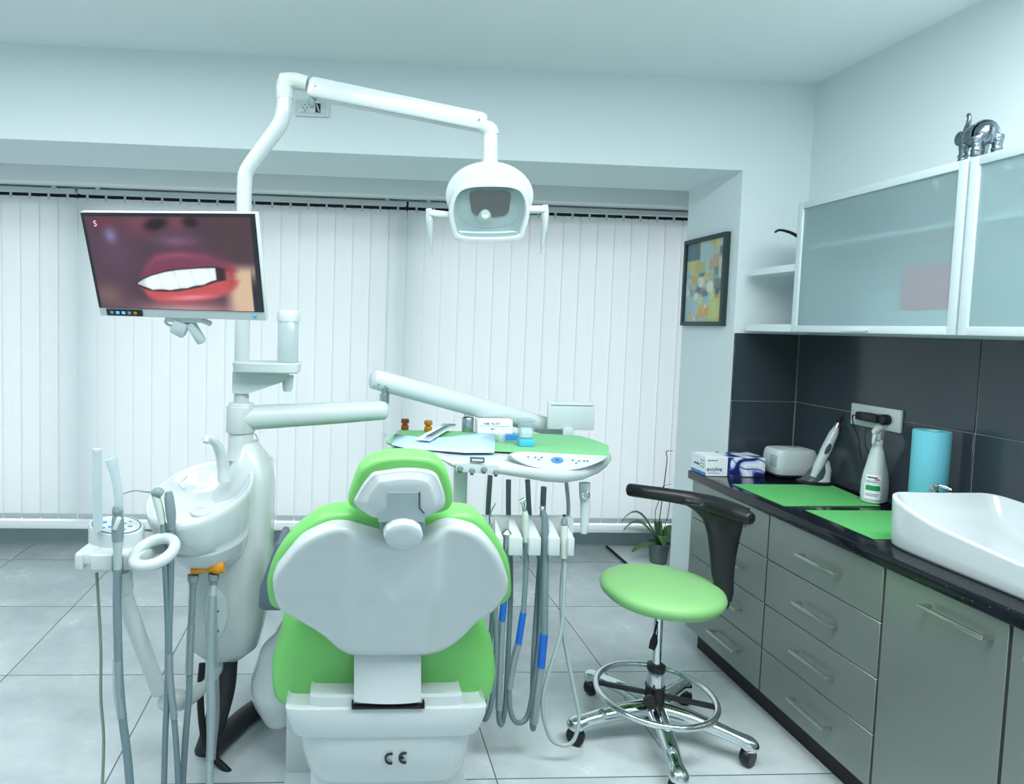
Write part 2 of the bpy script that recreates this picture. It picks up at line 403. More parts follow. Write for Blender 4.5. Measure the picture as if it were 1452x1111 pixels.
# backsplash tiles
def tiles(name, a, label):
    g = G()
    for p, q in a: g.span(p, q, .0015, 1)
    return struct(g.build(name,'tile'), label)
zt = [.79, 1.098, 1.402]
a = []
for y0, y1 in ((-.4,.30),(.303,1.107),(1.11,1.908),(1.912,YW-.012)):
    for z0, z1 in zip(zt, zt[1:]): a.append(((XR-.010,y0,z0+.001),(XR,y1,z1-.002)))
tiles('trim_4', a, 'charcoal wall tiles behind the worktop')
struct(G().span((XR-.006,-.4,.79),(XR-.0005,YW-.01,1.40)).build('trim_5','grout'), 'pale grout between the charcoal tiles along the right wall')
tiles('trim_6', [((XC+.003,YW-.010,z0+.001),(XR-.012,YW,z1-.002)) for z0, z1 in zip(zt, zt[1:])], 'charcoal tiles on the end wall beside the column')
struct(G().span((XC+.004,YW-.006,.79),(XR-.006,YW-.0005,1.40)).build('trim_7','grout'), 'pale grout between the end wall tiles')
# low step at the bay
struct(G().span((1.70,3.45,0),(2.6,YB-.012,.018),.003).build('trim_8','carc'), 'low pale slab on the floor under the orchid')
struct(G().span((1.690,3.45,0),(1.6998,YB-.012,.014)).build('trim_9','slot'), 'dark edge strip of the low slab by the orchid')

# ------------------------------------------------------------------ vertical blinds (three, with their vanes)
def blind(x0, x1, label, ph):
    o = thing('vertical_blind', label, 'blind', ((x0+x1)/2, 3.80, .2), 'vertical blinds over the window')
    g = G(); g.span((x0+.004,3.785,2.098),(x1-.004,3.83,2.124),.004); g.build('head_rail','white2',o)
    for bx in (x0+.12, x1-.12):
        G().span((bx-.012,3.775,2.122),(bx+.012,3.84,2.136),.003).build('bracket','panel',o)
    n = int(round((x1-x0)/.1055)); pit = (x1-x0)/n
    for i in range(n):
        x = x0+pit*(i+.5); g = G(); th = .045+random.uniform(-.012,.012); w = .0548
        bow = random.uniform(.0008,.0018)
        rings = []
        for z in (.206,.215,.8,1.5,2.066,2.076):
            ww = w if z < 2.07 else w*.92
            fr = [V((x+ww*t*math.cos(th), 3.805+ww*t*math.sin(th)-bow*(1-t*t), z)) for t in (-1,-.6,-.2,.2,.6,1)]
            rings.append(fr+[p+V((0,.0007,0)) for p in reversed(fr)])
        g.loft(rings)
        v = g.build('vane','blind',o)
        h = G(); h.span((x-.006,3.802,2.06),(x+.006,3.808,2.10)); h.build('hanger','white2',v)
        h = G(); h.span((x-.05,3.800,.196),(x+.05,3.8075,.228),.002); h.build('weight','panel',v)
    ch = G(); ch.tube([(x0+.03,3.795,.21),(((x0+x1)/2),3.795,.203),(x1-.03,3.795,.21)],.0012,6,4); ch.build('bottom_chain','white2',o)
    return o
blind(-2.95,-1.575,'translucent white vertical blind at the far left, beside the tilted screen',0)
blind(-1.57,.335,'translucent white vertical blind behind the screen and the spittoon pole',1)
blind(.34,2.55,'translucent white vertical blind behind the lamp head, up to the picture column',2)

# ================================================================== BASE CABINETS
XF = 1.54
def bar_handle(x, y0, y1, z, parent):
    g = G(); g.span((x-.032,y0,z-.006),(x-.024,y1,z+.006),.002)
    for y in (y0+.006, y1-.006): g.span((x-.026,y-.006,z-.004),(x,y+.006,z+.004),.0015)
    g.build('handle','handle',parent)
rows = [.090,.2535,.419,.585,.748]
def drawers(y0, y1, hy0, hy1, label, group):
    o = thing('drawer_cabinet', label, 'cabinet', (XF+.2,(y0+y1)/2,.075), group)
    G().span((XF+.02,y0+.002,.085),(XR-.03,y1-.002,.75)).build('body','carc',o)
    for z0, z1 in zip(rows, rows[1:]):
        d = G().span((XF,y0+.002,z0+.0015),(XF+.018,y1-.002,z1-.0015),.001,1).build('drawer','front',o)
        bar_handle(XF, hy0, hy1, (z0+z1)/2, d)
    return o
drawers(2.178,2.69,2.30,2.475,'steel-grey drawer cabinet standing at the end of the worktop, behind the stool','base cabinets under the worktop')
drawers(1.682,2.174,1.83,2.00,'steel-grey four-drawer cabinet under the green mats, next to the sink cabinet','base cabinets under the worktop')
def doorcab(y0, y1, hy0, hy1, label):
    o = thing('sink_cabinet', label, 'cabinet', (XF+.2,(y0+y1)/2,.075), 'base cabinets under the worktop')
    G().span((XF+.02,y0+.002,.085),(XR-.03,y1-.002,.75)).build('body','carc',o)
    d = G().span((XF,y0+.002,rows[0]),(XF+.018,y1-.002,rows[-1]),.001,1).build('door','front',o)
    bar_handle(XF, hy0, hy1, .698, d)
doorcab(1.338,1.678,1.37,1.545,'steel-grey single-door cabinet under the near end of the white sink')
doorcab(.84,1.334,1.10,1.28,'steel-grey door cabinet cut by the right edge of the photo')
struct(G().span((XF+.045,.84,0),(XR-.02,2.66,.084)).build('baseboard_cabinets','toe'), 'black recessed plinth under the cabinets')
wt = G().span((XF-.02,.6,.752),(XR-.010,2.70,.79),.006,3); wt.span((XC+.01,2.69,.752),(XR-.010,YW-.011,.79))
tag(wt.build('worktop','granite'), 'long black speckled stone worktop over the grey cabinets', 'worktop')

# sink: square vessel with sagging rims
def sink():
    o = thing('vessel_sink','white ceramic vessel sink with sagging rim standing on the black worktop','sink',(1.77,1.38,.79))
    xa, xb, ya, yb = 1.593, 1.955, .985, 1.772; cx, cy = (xa+xb)/2, (ya+yb)/2; hx, hy = (xb-xa)/2, (yb-ya)/2
    def rim(x, y):                                   # rim height: high at corners, dipping mid-side
        t = abs(y-cy)/hy; s = abs(x-cx)/hx
        front = max(0,(cx-x)/hx)
        return .945-.070*(1-min(1,t)**2.0)*(1 if x < cx else .35)-.004*(1-min(1,s)**2)
    n = 96; e = 9
    def ring(kx, ky, zf):
        out = []
        for (px, py) in superell(1,1,e,n):
            out.append(V((cx+px*hx*kx, cy+py*hy*ky, zf(cx+px*hx, cy+py*hy))))
        return out
    R = [ring(.93,.97,lambda x,y:.7905), ring(.965,.985,lambda x,y:.7915), ring(.985,.992,lambda x,y:.80)]
    for k in (.3,.6,.9): R.append(ring(.985+.015*k,.992+.008*k,lambda x,y,k=k:.80+(rim(x,y)-.80)*k))
    R.append(ring(1,1,lambda x,y:rim(x,y)-.003)); R.append(ring(.985,.993,rim)); R.append(ring(.955,.980,rim)); R.append(ring(.94,.973,lambda x,y:rim(x,y)-.005))
    for k, d in ((.90,.25),(.82,.55),(.70,.78),(.5,.92),(.25,.985),(.06,1)):
        R.append(ring(k,k+.03,lambda x,y,d=d:rim(x,y)*(1-d)+.808*d))
    G().loft(R).build('basin','ceram',o,60)
    G().lathe([(.0,0),(.022,0),(.022,.004),(.0,.005)],(cx,cy,.807)).build('drain','chrome',o)
sink()

# ================================================================== THINGS ON THE WORKTOP
g = G(); g.prism([V((1.562,2.135,.7905)),V((1.935,2.148,.7905)),V((1.985,2.448,.7905)),V((1.563,2.440,.7905))],(0,0,.0016)); tag(g.build('paper_mat','mat'),'green textured paper mat lying under the spray bottle and curing light','mat','green paper mats')
g = G(); g.prism([V((1.598,1.79,.7905)),V((1.93,1.79,.7905)),V((1.93,2.088,.7905)),V((1.604,2.086,.7905))],(0,0,.0016)); tag(g.build('paper_mat','mat'),'green textured paper mat half hidden by the near wall of the sink','mat','green paper mats')

def marble(U, T):
    b = np.zeros(U.shape+(3,))+np.array((206,216,240.))
    w = np.sin(9*(U*1.0+T*.9)+2.4*np.sin(3.1*T+1.5*U)+1.3*np.sin(7*U-4*T))
    b = mixc(b,(92,110,190),sm(w,.0,.6)); b = mixc(b,(24,34,92),sm(w,.55,.85)); b = mixc(b,(232,238,250),sm(-w,.7,.95))
    w2 = np.sin(23*(U*.6-T*.5)+3*np.sin(5*U)); b = mixc(b,(30,44,110),sm(w2,.85,.97)*.8)
    return b
def glove_box():
    x0, x1, y0, y1, z0, z1 = 1.531, 1.792, 2.578, 2.693, .7905, .873
    o = thing('glove_box','white and blue marbled glove box lettered evolve at the worktop end','box',((x0+x1)/2,(y0+y1)/2,z0))
    G().span((x0,y0,z0),(x1,y1,z1),.0012,1).build('carton','paper',o)
    xs = x0+.100
    painted('marbled_print',marble,(xs,y0-.0006,z0+.001),(x1-xs-.001,0,0),(0,0,z1-z0-.002),90,40,'marble',o)
    painted('marbled_top_print',marble,(xs,y0+.001,z1+.0006),(x1-xs-.001,0,0),(0,y1-y0-.002,0),90,40,'marble',o)
    G().span((xs-.006,y0-.0012,z0+.001),(xs+.006,y0-.0002,z1-.001)).build('blue_edge','navy',o)
    G().span((x0-.0011,y0+.001,z0+.001),(x0-.0002,y1-.001,z0+.014)).build('blue_band','blue2',o)
    text('lettering','evolve',.026,(x0+.037,y0-.0012,z0+.030),(1,0,0),(0,0,1),'navy',o,.0004)
    text('side_lettering','evolve',.018,(x0-.0012,y0+.070,z0+.042),(0,-1,0),(0,0,1),'navy',o,.0004)
    G().span((x0+.006,y0-.0011,z1-.018),(x0+.012,y0-.0002,z1-.012)).span((x0+.014,y0-.0011,z1-.017),(x0+.05,y0-.0002,z1-.013)).span((x0+.01,y0-.0011,z0+.013),(x0+.06,y0-.0002,z0+.015)).build('small_print','greyink',o)
    g = G()
    for k in range(2):
        for q in range(3): g.lathe([(.004,0),(.004,.0006)],(x0-.0003,y0+.018+.018*k,z0+.034+.014*q),(-1,0,0),12)
    g.build('round_symbols','greyink',o)
glove_box()

def steriliser():
    c = V((1.925,2.615,.79)); o = thing('small_appliance','rounded white countertop appliance between the glove box and the curing light','appliance',c)
    def rg(z, kx, ky, e=5): return [c+V((x,y,z)) for x, y in superell(.095*kx,.062*ky,e,40)]
    G().loft([rg(.012,.93,.92),rg(.018,.98,.97),rg(.05,1,1),rg(.09,.98,.98),rg(.108,.95,.94),rg(.118,.88,.86),rg(.121,.75,.7)]).build('housing','white2',o)
    G().loft([rg(.0008,.86,.85),rg(.004,.92,.9),rg(.013,.92,.9)]).build('foot','black',o)
    G().lathe([(.012,0),(.012,.016),(.010,.019)],c+V((.093,-.02,.095)),(1,-.2,.1),20).build('knob','white',o)
    G().span(c+V((-.03,-.03,.120)),c+V((.045,.02,.1235)),.002).build('lid_slot','panel',o)
    G().box(c+V((-.093,-.03,.07)),(.008,.035,.05),.003).build('side_display','clear',o)
    G().span(c+V((.0,-.0,.1232)),c+V((.03,.008,.1245)),.001).build('red_switch','red',o)
steriliser()

def curing_light():
    c = V((1.925,2.475,.79)); o = thing('curing_light','white cordless curing light leaning in its black and white stand','dental tool',c)
    b = c+V((.01,0,0))
    def rg(z, ax, ay, dx=0): return [b+V((dx+x,y,z)) for x, y in superell(ax,ay,2.4,32)]
    G().loft([rg(.001,.068,.050),rg(.008,.068,.050),rg(.014,.060,.044)]).build('base','black',o)
    G().loft([rg(.012,.050,.038,.010),rg(.017,.044,.036,.014),rg(.03,.032,.032,.026),rg(.06,.026,.028,.034),rg(.095,.018,.02,.034),rg(.102,.010,.012,.032)]).build('stand','white',o)
    G().loft([rg(.012,.048,.034,-.010),rg(.03,.038,.032,.000),rg(.055,.030,.029,.012),rg(.085,.020,.020,.024)]).build('cradle','dgrey',o)
    p0 = W(1153,676,Y=2.455); p1 = W(1186,606,Y=2.455)
    d = p1-p0
    h = G().tube([p0,p0+d*.25,p0+d*.55,p0+d*.85,p1],[.012,.0175,.019,.017,.011],18,5).build('body','white',o)
    G().ell(p0+d*.58+V((-.006,-.0155,0)),(.0105,.005,.026),Quaternion((0,1,0),.42).to_matrix()).build('button_panel','dgrey',h)
    G().cyl(p1,p1+d*.09,.0115,.009).build('collar','steel',o)
    G().tube([p1+d*.08,p1+d*.2,p1+d*.27],[.0055,.0045,.0045],10,4).build('light_guide','blackr',o)
    q = p1+d*.03
    G().prism([q+V((.006,.0,-.002)),q+V((.060,.004,-.012)),q+V((.056,.004,-.030)),q+V((.004,.0,-.014))],(0,.002,0)).build('shield_and_reflection',M['redshield'],o)  # shield drawn oversized so it also stands for its red reflection
M['redshield'] = thin_mat('red_orange_shield',(200,60,30),.55,.1,.1,(190,60,30))
curing_light()

def spray():
    c = V((1.957,2.205,.7925)); o = thing('spray_bottle','white trigger spray bottle with green label in front of the wall socket','bottle',c)
    def rg(z, ax, ay, e=3): return [c+V((x*math.cos(.5)-y*math.sin(.5),x*math.sin(.5)+y*math.cos(.5),z)) for x, y in superell(ax,ay,e,32)]
    G().loft([rg(0,.046,.028),rg(.004,.052,.033),rg(.03,.055,.035),rg(.075,.053,.035),rg(.11,.045,.031),rg(.145,.034,.027,2.4),rg(.17,.027,.024,2),rg(.19,.021,.020,2),rg(.205,.0155,.0155,2),rg(.212,.015,.015,2)]).build('body','white2',o)
    G().lathe([(.0165,.208),(.0165,.228),(.014,.232)],c).build('collar','white',o)
    g = G(); u = V((-math.cos(.5),-math.sin(.5),0))
    g.box(c+V((0,0,.246)),(.044,.028,.040),.008,Quaternion((0,0,1),.5).to_matrix())
    g.tube([c+V((0,0,.262))-u*.030,c+V((0,0,.270)),c+V((0,0,.262))+u*.030],[.014,.015,.011],12,4)
    g.build('head','white',o,remesh=.0025)
    G().tube([c+u*.022+V((0,0,.258)),c+u*.034+V((0,0,.236)),c+u*.036+V((0,0,.218))],[.008,.0065,.0055],10,4).build('trigger','white',o)
    G().cyl(c+u*.03+V((0,0,.262)),c+u*.04+V((0,0,.262)),.007).build('nozzle','white',o)
    # label wraps on the side facing the room
    def patch(nm, z0, z1, m, a0=-2.65, a1=-1.55, k=1.012):
        a0 -= .62; a1 -= .62
        rings = []
        for z in (z0,(z0+z1)/2,z1):
            ax = .055 if z < .06 else .055-(z-.06)*.20; ay = .0353 if z < .06 else .0353-(z-.06)*.08
            ring = []
            for i in range(9):
                t = a0+(a1-a0)*i/8; cc, ss = math.cos(t), math.sin(t)
                x, y = ax*k*math.copysign(abs(cc)**(2/3),cc), ay*k*math.copysign(abs(ss)**(2/3),ss)
                ring.append(c+V((x*math.cos(.5)-y*math.sin(.5),x*math.sin(.5)+y*math.cos(.5),z)))
            rings.append(ring)
        G().loft(rings,closed=False).build(nm,m,o,fix=False)
    patch('label',.016,.105,'paper',-2.7,-1.5,1.012); patch('green_panel',.050,.068,'pgreen',-2.62,-1.58,1.03)
    patch('red_line',.088,.092,'red',-2.2,-1.65,1.04); patch('print_line',.094,.098,'ink',-2.6,-1.9,1.04); patch('small_print',.080,.0825,'greyink',-2.6,-1.9,1.03)
    patch('small_print',.036,.038,'greyink',-2.6,-1.7,1.03); patch('small_print',.030,.032,'greyink',-2.6,-1.8,1.03)
spray()

def paper_roll():
    a = W(1316,690,Y=1.965); c = V((a.x,1.965,.79)); o = thing('paper_roll','pale aqua paper roll standing behind the sink','roll',c)
    prof = [(.0175,.001),(.048,.001),(.0505,.004),(.0505,.304),(.049,.307),(.0175,.307),(.0175,.001)]
    G().lathe(prof,c,caps=(False,False)).build('paper','teal',o)
    G().lathe([(.0165,.002),(.0175,.002),(.0175,.306),(.0165,.306),(.0165,.002)],c,caps=(False,False)).build('core','paper',o)
paper_roll()

def dispenser():
    c = V((W(1325,690,Y=1.83).x,1.83,.79)); o = thing('soap_dispenser','small chrome pump dispenser peeking over the sink rim','dispenser',c)
    G().lathe([(.024,.001),(.026,.004),(.026,.105),(.022,.118),(.012,.124)],c).build('bottle','steel',o)
    G().lathe([(.0125,.122),(.0125,.140),(.009,.142),(.009,.152),(.012,.153),(.012,.162),(.010,.164)],c).build('pump','chrome',o)
    G().tube([c+V((0,0,.158)),c+V((.012,-.018,.159)),c+V((.022,-.034,.152))],[.0055,.005,.004],10,4).build('spout','chrome',o)
dispenser()

def socket_right():
    x = XR-.0105; y0, y1, z0, z1 = 2.172, 2.400, 1.052, 1.136
    o = thing('wall_socket','white multi-outlet wall socket on the dark tiles with black plug in it','socket',(x,(y0+y1)/2,z0))
    G().span((x-.012,y0,z0),(x,y1,z1),.004).build('plate','white2',o)
    g = G()
    for y in (2.215,2.262,2.309,2.356): g.lathe([(.019,0),(.019,.0022),(.015,.0022),(.0145,.0008)],(x-.0118,y,(z0+z1)/2),(-1,0,0),24)
    g.build('outlet','white',o)
    g = G()
    for z in (-.012,.012): g.lathe([(.002,0),(.002,.0008)],(x-.0122,2.385,(z0+z1)/2+z),(-1,0,0),10)
    g.build('screw','dgrey',o)
    p = thing('power_plug','black power adaptor with thin cable plugged into the wall socket','plug',(x-.0145,2.26,(z0+z1)/2))
    g = G(); g.span((x-.05,2.235,(z0+z1)/2-.016),(x-.0145,2.335,(z0+z1)/2+.016),.006); g.lathe([(.020,0),(.020,.02),(.016,.026)],(x-.0145,2.225,(z0+z1)/2),(-1,0,0),24); g.build('plug_body','black',p)
    zz = (z0+z1)/2
    G().tube([(x-.04,2.335,zz),(x-.043,2.352,zz-.004),(x-.03,2.36,zz-.04),(x-.012,2.35,zz-.10),(x-.018,2.33,zz-.16),(x-.012,2.30,zz-.22),(x-.02,2.32,.80),(x-.012,2.44,.7955),(2.005,2.56,.7955)],.0022,8,8).build('cable','blackr',p)
socket_right()

# ================================================================== WALL CABINETS
XU = 1.75; Z0, Z1 = 1.41, 1.914
def wall_cab(y0, y1, label, items):
    o = thing('wall_cabinet', label, 'cabinet', (XU+.14,(y0+y1)/2,Z0), 'frosted glass wall cabinets')
    g = G(); t = .016; x0 = XU+.021
    g.span((x0,y0,Z0),(XR-.001,y1,Z0+t)); g.span((x0,y0,Z1-t),(XR-.001,y1,Z1)); g.span((x0,y0,Z0+t),(XR-.001,y0+t,Z1-t)); g.span((x0,y1-t,Z0+t),(XR-.001,y1,Z1-t)); g.span((XR-.008,y0+t,Z0+t),(XR-.001,y1-t,Z1-t))
    g.build('carcass','carc',o)
    G().span((x0+.03,y0+t,1.735),(XR-.009,y1-t,1.751)).build('shelf','carc',o)
    d = G(); f = .026
    d.span((XU,y0+.002,Z0+.001),(XU+.02,y0+.002+f,Z1-.001),.0015); d.span((XU,y1-.002-f,Z0+.001),(XU+.02,y1-.002,Z1-.001),.0015)
    d.span((XU,y0+.002+f,Z0+.001),(XU+.02,y1-.002-f,Z0+f),.0015); d.span((XU,y0+.002+f,Z1-f),(XU+.02,y1-.002-f,Z1-.001),.0015)
    dd = d.build('door_frame','alu',o)
    G().span((XU+.007,y0+.026,Z0+.024),(XU+.012,y1-.026,Z1-.024)).build('glass','frost',dd)
    yc = (y0+y1)/2+.02
    G().span((XU-.012,yc-.055,Z0+.010),(XU,yc+.055,Z0+.014),.001).span((XU-.014,yc-.055,Z0+.006),(XU-.011,yc+.055,Z0+.014),.001).build('grip','alu',dd)
    for y in (y0+.11, y1-.10): G().lathe([(.011,0),(.011,.001),(.0,.0012)],(XU+.0135,y,Z1-.045),(-1,0,0),20).build('hinge_cap','alu',dd)
    return o
wall_cab(1.734,2.418,'frosted glass wall cabinet beside the open shelves, pink box showing through',0)
wall_cab(1.045,1.730,'frosted glass wall cabinet cut by the right photo edge',0)
def carton(x, y, z, sx, sy, sz, m, label):
    g = G().span((x,y,z),(x+sx,y+sy,z+sz),.001,1); o = g.build('carton',m); tag(o,label,'box','boxes behind the frosted doors'); return o
zc = Z0+.0165
carton(1.80,1.765,zc+.062,.14,.21,.14,'pink','pink carton blurred behind the frosted door, topmost of two')
carton(1.785,1.765,zc,.15,.22,.06,'paper','white carton under the pink one behind the frosted door')
carton(1.86,2.05,zc,.12,.14,.13,'paper','pale carton blurred at the middle of the frosted door')
carton(1.84,1.42,zc,.14,.16,.2,'cyanbox','bluish carton blurred behind the door at the photo edge')
def open_shelf():
    y0, y1 = 2.42, 2.700; o = thing('open_shelf','white open corner shelf unit left of the frosted cabinet','shelf',(XU+.14,(y0+y1)/2,Z0))
    for z0, z1 in ((Z0,Z0+.03),(1.650,1.678)): G().span((XU+.002,y0,z0),(XR-.001,y1,z1),.001,1).build('shelf_board','carc',o)
    G().span((XR-.012,y0,Z0+.03),(XR-.001,y1,1.65)).build('back_panel','carc',o)
open_shelf()
def hooked_tool():
    c = V((W(1141,372,Y=2.50).x,2.50,1.679)); o = thing('hooked_instrument','black hooked instrument standing on the upper open shelf','dental tool',c)
    t = W(1099,329,Y=c.y+.0); m1 = W(1106,326,Y=c.y); m2 = W(1122,330,Y=c.y); b1 = W(1139,340,Y=c.y)
    G().tube([t,m1,m2,b1],[.004,.005,.006,.007],10,6).build('hook','blackr',o)
    G().tube([b1+V((0,0,.004)),b1.lerp(c,.3),b1.lerp(c,.7)],[.009,.011,.012],14,4).build('grip','brass',o)
    G().lathe([(.028,.0005),(.028,.01),(.014,.016),(.013,.035)],c).build('stand','black',o)
hooked_tool()

def elephant():
    c = W(1387,222,X=1.802); c = V((c.x,c.y,Z1)); o = thing('elephant_figurine','silver elephant figurine with raised trunk on top of the frosted cabinets','figurine',c)
    g = G(); S = 1.0
    def P(dx, dz, dy=0): return c+V((dx*S, dy*S, dz*S))
    # dx to the right in the picture (towards -Y / +X), seen from behind and the side
    def Q(s, z, t=0):                                # s along picture-right (-Y), t toward the wall (+X)
        return c+V((t*.90-s*.36, -s*.93-t*.40, z*1.08))
    g.ell(Q(.003,.066),(.030,.043,.034)); g.ell(Q(.030,.064),(.029,.026,.033)); g.ell(Q(-.022,.068),(.026,.026,.030))
    g.ell(Q(-.046,.078),(.020,.021,.024)); g.ell(Q(-.050,.088),(.014,.014,.013))
    for t in (-.023,.023):
        g.tube([Q(-.026,.05,t),Q(-.028,.025,t),Q(-.030,.004,t)],[.0135,.0105,.0115],12,4); g.tube([Q(.036,.055,t),Q(.040,.028,t),Q(.037,.004,t)],[.0165,.0115,.0125],12,4)
        for s, z in ((-.030,.007),(.037,.007),(-.029,.02),(.039,.02)): g.torus(Q(s,z,t),.0115,.0025,n=16,seg=6)
        g.ell(Q(-.040,.070,t*1.25),(.006,.017,.022))
    body = g.build('body','silver',o,remesh=.0022,smooth=2)
    g = G(); g.tube([Q(-.058,.076),Q(-.070,.082),Q(-.073,.100),Q(-.064,.118),Q(-.062,.132),Q(-.068,.141),Q(-.070,.134)],[.012,.010,.008,.0065,.0052,.0045,.004],12,6); g.build('trunk','silver',o)
    for t in (-.010,.010): G().tube([Q(-.058,.070,t),Q(-.072,.066,t*1.3),Q(-.082,.071,t*1.4)],[.0042,.0035,.0012],8,5).build('tusk','silver',o)
    G().tube([Q(.054,.078),Q(.064,.066),Q(.064,.046),Q(.060,.034)],[.0042,.0032,.0028,.004],8,5).build('tail','silver',o)
    g = G()
    rings = []
    for s in (-.016,-.004,.010,.024):
        rings.append([Q(s,.064+.0365*math.cos(a),.0335*math.sin(a)) for a in np.linspace(-1.9,1.9,17)])
    g.loft(rings,closed=False)
    for s in (-.016,.024): g.tube(rings[0 if s < 0 else -1],.002,6,1)
    g.build('saddle_cloth','silver',o,fix=False)
    G().torus(Q(-.030,.070),.030,.003,(0,-1,.2),n=24,seg=6).build('collar','silver',o)
elephant()

# picture on the column
def art(U, T):
    rng = np.random.RandomState(5); b = np.zeros(U.shape+(3,))+np.array((164,188,192.))
    cols = [(84,118,140),(196,190,122),(120,156,170),(206,214,204),(98,120,110),(176,168,110),(70,96,124),(160,190,196),(186,150,110)]
    for i in range(34):
        x, y = rng.rand()*1.0, rng.rand()*.62; w, h = .07+.12*rng.rand(), .06+.10*rng.rand(); c = cols[rng.randint(len(cols))]
        b = mixc(b,c,(sm(w-abs(U-x),0,.015)*sm(h-abs(T-y),0,.03))*.72)
    for i in range(60):
        x, y = rng.rand(), .45+rng.rand()*.55; r = .03+.07*rng.rand(); c = [(206,184,112),(196,204,150),(212,150,96),(150,180,205),(216,222,214)][rng.randint(5)]
        d = np.sqrt(((U-x)/1.0)**2+((T-y)*1.2)**2); b = mixc(b,c,sm(r-d,0,.03)*.8)
    b = mixc(b,(190,196,120),sm(U,.6,.68)*sm(T,.68,.74)*.8)
    return b
def picture():
    x = XC-.0005; y0, y1, z0, z1 = 2.800, 3.158, 1.430, 1.857
    o = thing('framed_picture','abstract blue and ochre picture in a dark green frame on the column','picture',(x,(y0+y1)/2,z0))
    g = G(); f = .020; d = .024
    g.span((x-d,y0,z0),(x,y0+f,z1),.001,1); g.span((x-d,y1-f,z0),(x,y1,z1),.001,1); g.span((x-d,y0+f,z0),(x,y1-f,z0+f),.001,1); g.span((x-d,y0+f,z1-f),(x,y1-f,z1),.001,1)
    g.build('frame','frame',o)
    painted('canvas',art,(x-.012,y1-f,z0+f),(0,-(y1-y0-2*f),0),(0,0,z1-z0-2*f),110,130,'art',o)
picture()

def socket_high():
    y = YW-.0005; x0, x1, z0, z1 = -.237, -.100, 2.258, 2.326
    o = thing('wall_socket','white wall socket high on the header beside the lamp post','socket',((x0+x1)/2,y,z0))
    G().span((x0,y-.010,z0),(x1,y,z1),.003).build('plate','white2',o)
    G().span((x0+.012,y-.0125,z0+.012),(x1-.012,y-.009,z1-.010),.002).build('insert','white',o)
    G().lathe([(.020,0),(.020,.002),(.017,.002),(.0165,.0005),(.0,.0005)],(x0+.038,y-.0122,(z0+z1)/2),(0,-1,0),24).build('outlet','panel',o)
    g = G()
    for dx, dz in ((-.007,0),(.007,0),(0,.012),(0,-.012)): g.lathe([(.0026,0),(.0026,.0012)],(x0+.038+dx,y-.0126,(z0+z1)/2+dz),(0,-1,0),10)
    g.build('pin_hole','ink',o)
    G().span((x0+.080,y-.0142,z0+.016),(x0+.102,y-.0120,z1-.014),.001).build('rocker_switch','black',o)
    G().box((x0+.091,y-.0146,(z0+z1)/2),(.005,.002,.032),.0008,Quaternion((0,1,0),-.35).to_matrix()).build('cable_end','white',o)
socket_high()

# orchid behind the column
def orchid():
    c = V((1.885,3.62,.018)); o = thing('potted_orchid','orchid with bare stems in a clear pot on the low slab beyond the stool','plant',c)
    G().lathe([(.040,.001),(.046,.002),(.060,.118),(.064,.120),(.064,.126),(.058,.125),(.0445,.006),(.040,.004)],c).build('pot','potm',o)
    G().lathe([(.042,.008),(.055,.105),(.03,.112),(0.001,.114)],c).build('bark_mix','bark',o)
    for a, ln, hz, w in ((2.7,.20,.10,.028),(3.6,.24,.02,.026),(4.4,.17,.07,.03),(.4,.2,.08,.028),(1.3,.11,.1,.022),(5.3,.15,.05,.026),(2.5,.22,.14,.018)):
        g = G(); d = V((math.cos(a),math.sin(a),0)); s_ = V((-math.sin(a),math.cos(a),0)); rings = []
        for k in range(9):
            t = k/8; p = c+V((0,0,.11))+d*ln*t+V((0,0,hz*math.sin(t*2.4)*1.3-.03*t*t)); ww = w*math.sin(PI*min(1,.12+t*.88))**.7+.001
            ring = [p+s_*ww+V((0,0,.006)),p,p-s_*ww+V((0,0,.006))]; rings.append(ring+[q-V((0,0,.0015)) for q in reversed(ring)])
        g.loft(rings).build('leaf','leaf',o,70)
    def st(px, r=.0026): G().tube([c+V((0,0,.11))]+[W(x,y,Y=yy) for x,y,yy in px],[r]*(len(px))+[r*.6],8,6).build('flower_stem','stem',o)
    st([(935,740,3.64),(940,700,3.62),(944,668,3.60),(946,650,3.6),(945,640,3.6),(954,639,3.62)])
    st([(929,730,3.62),(935,708,3.6),(940,690,3.6),(952,686,3.6)],.002)
    st([(946,735,3.64),(950,712,3.63),(952,695,3.63)],.002)
orchid()

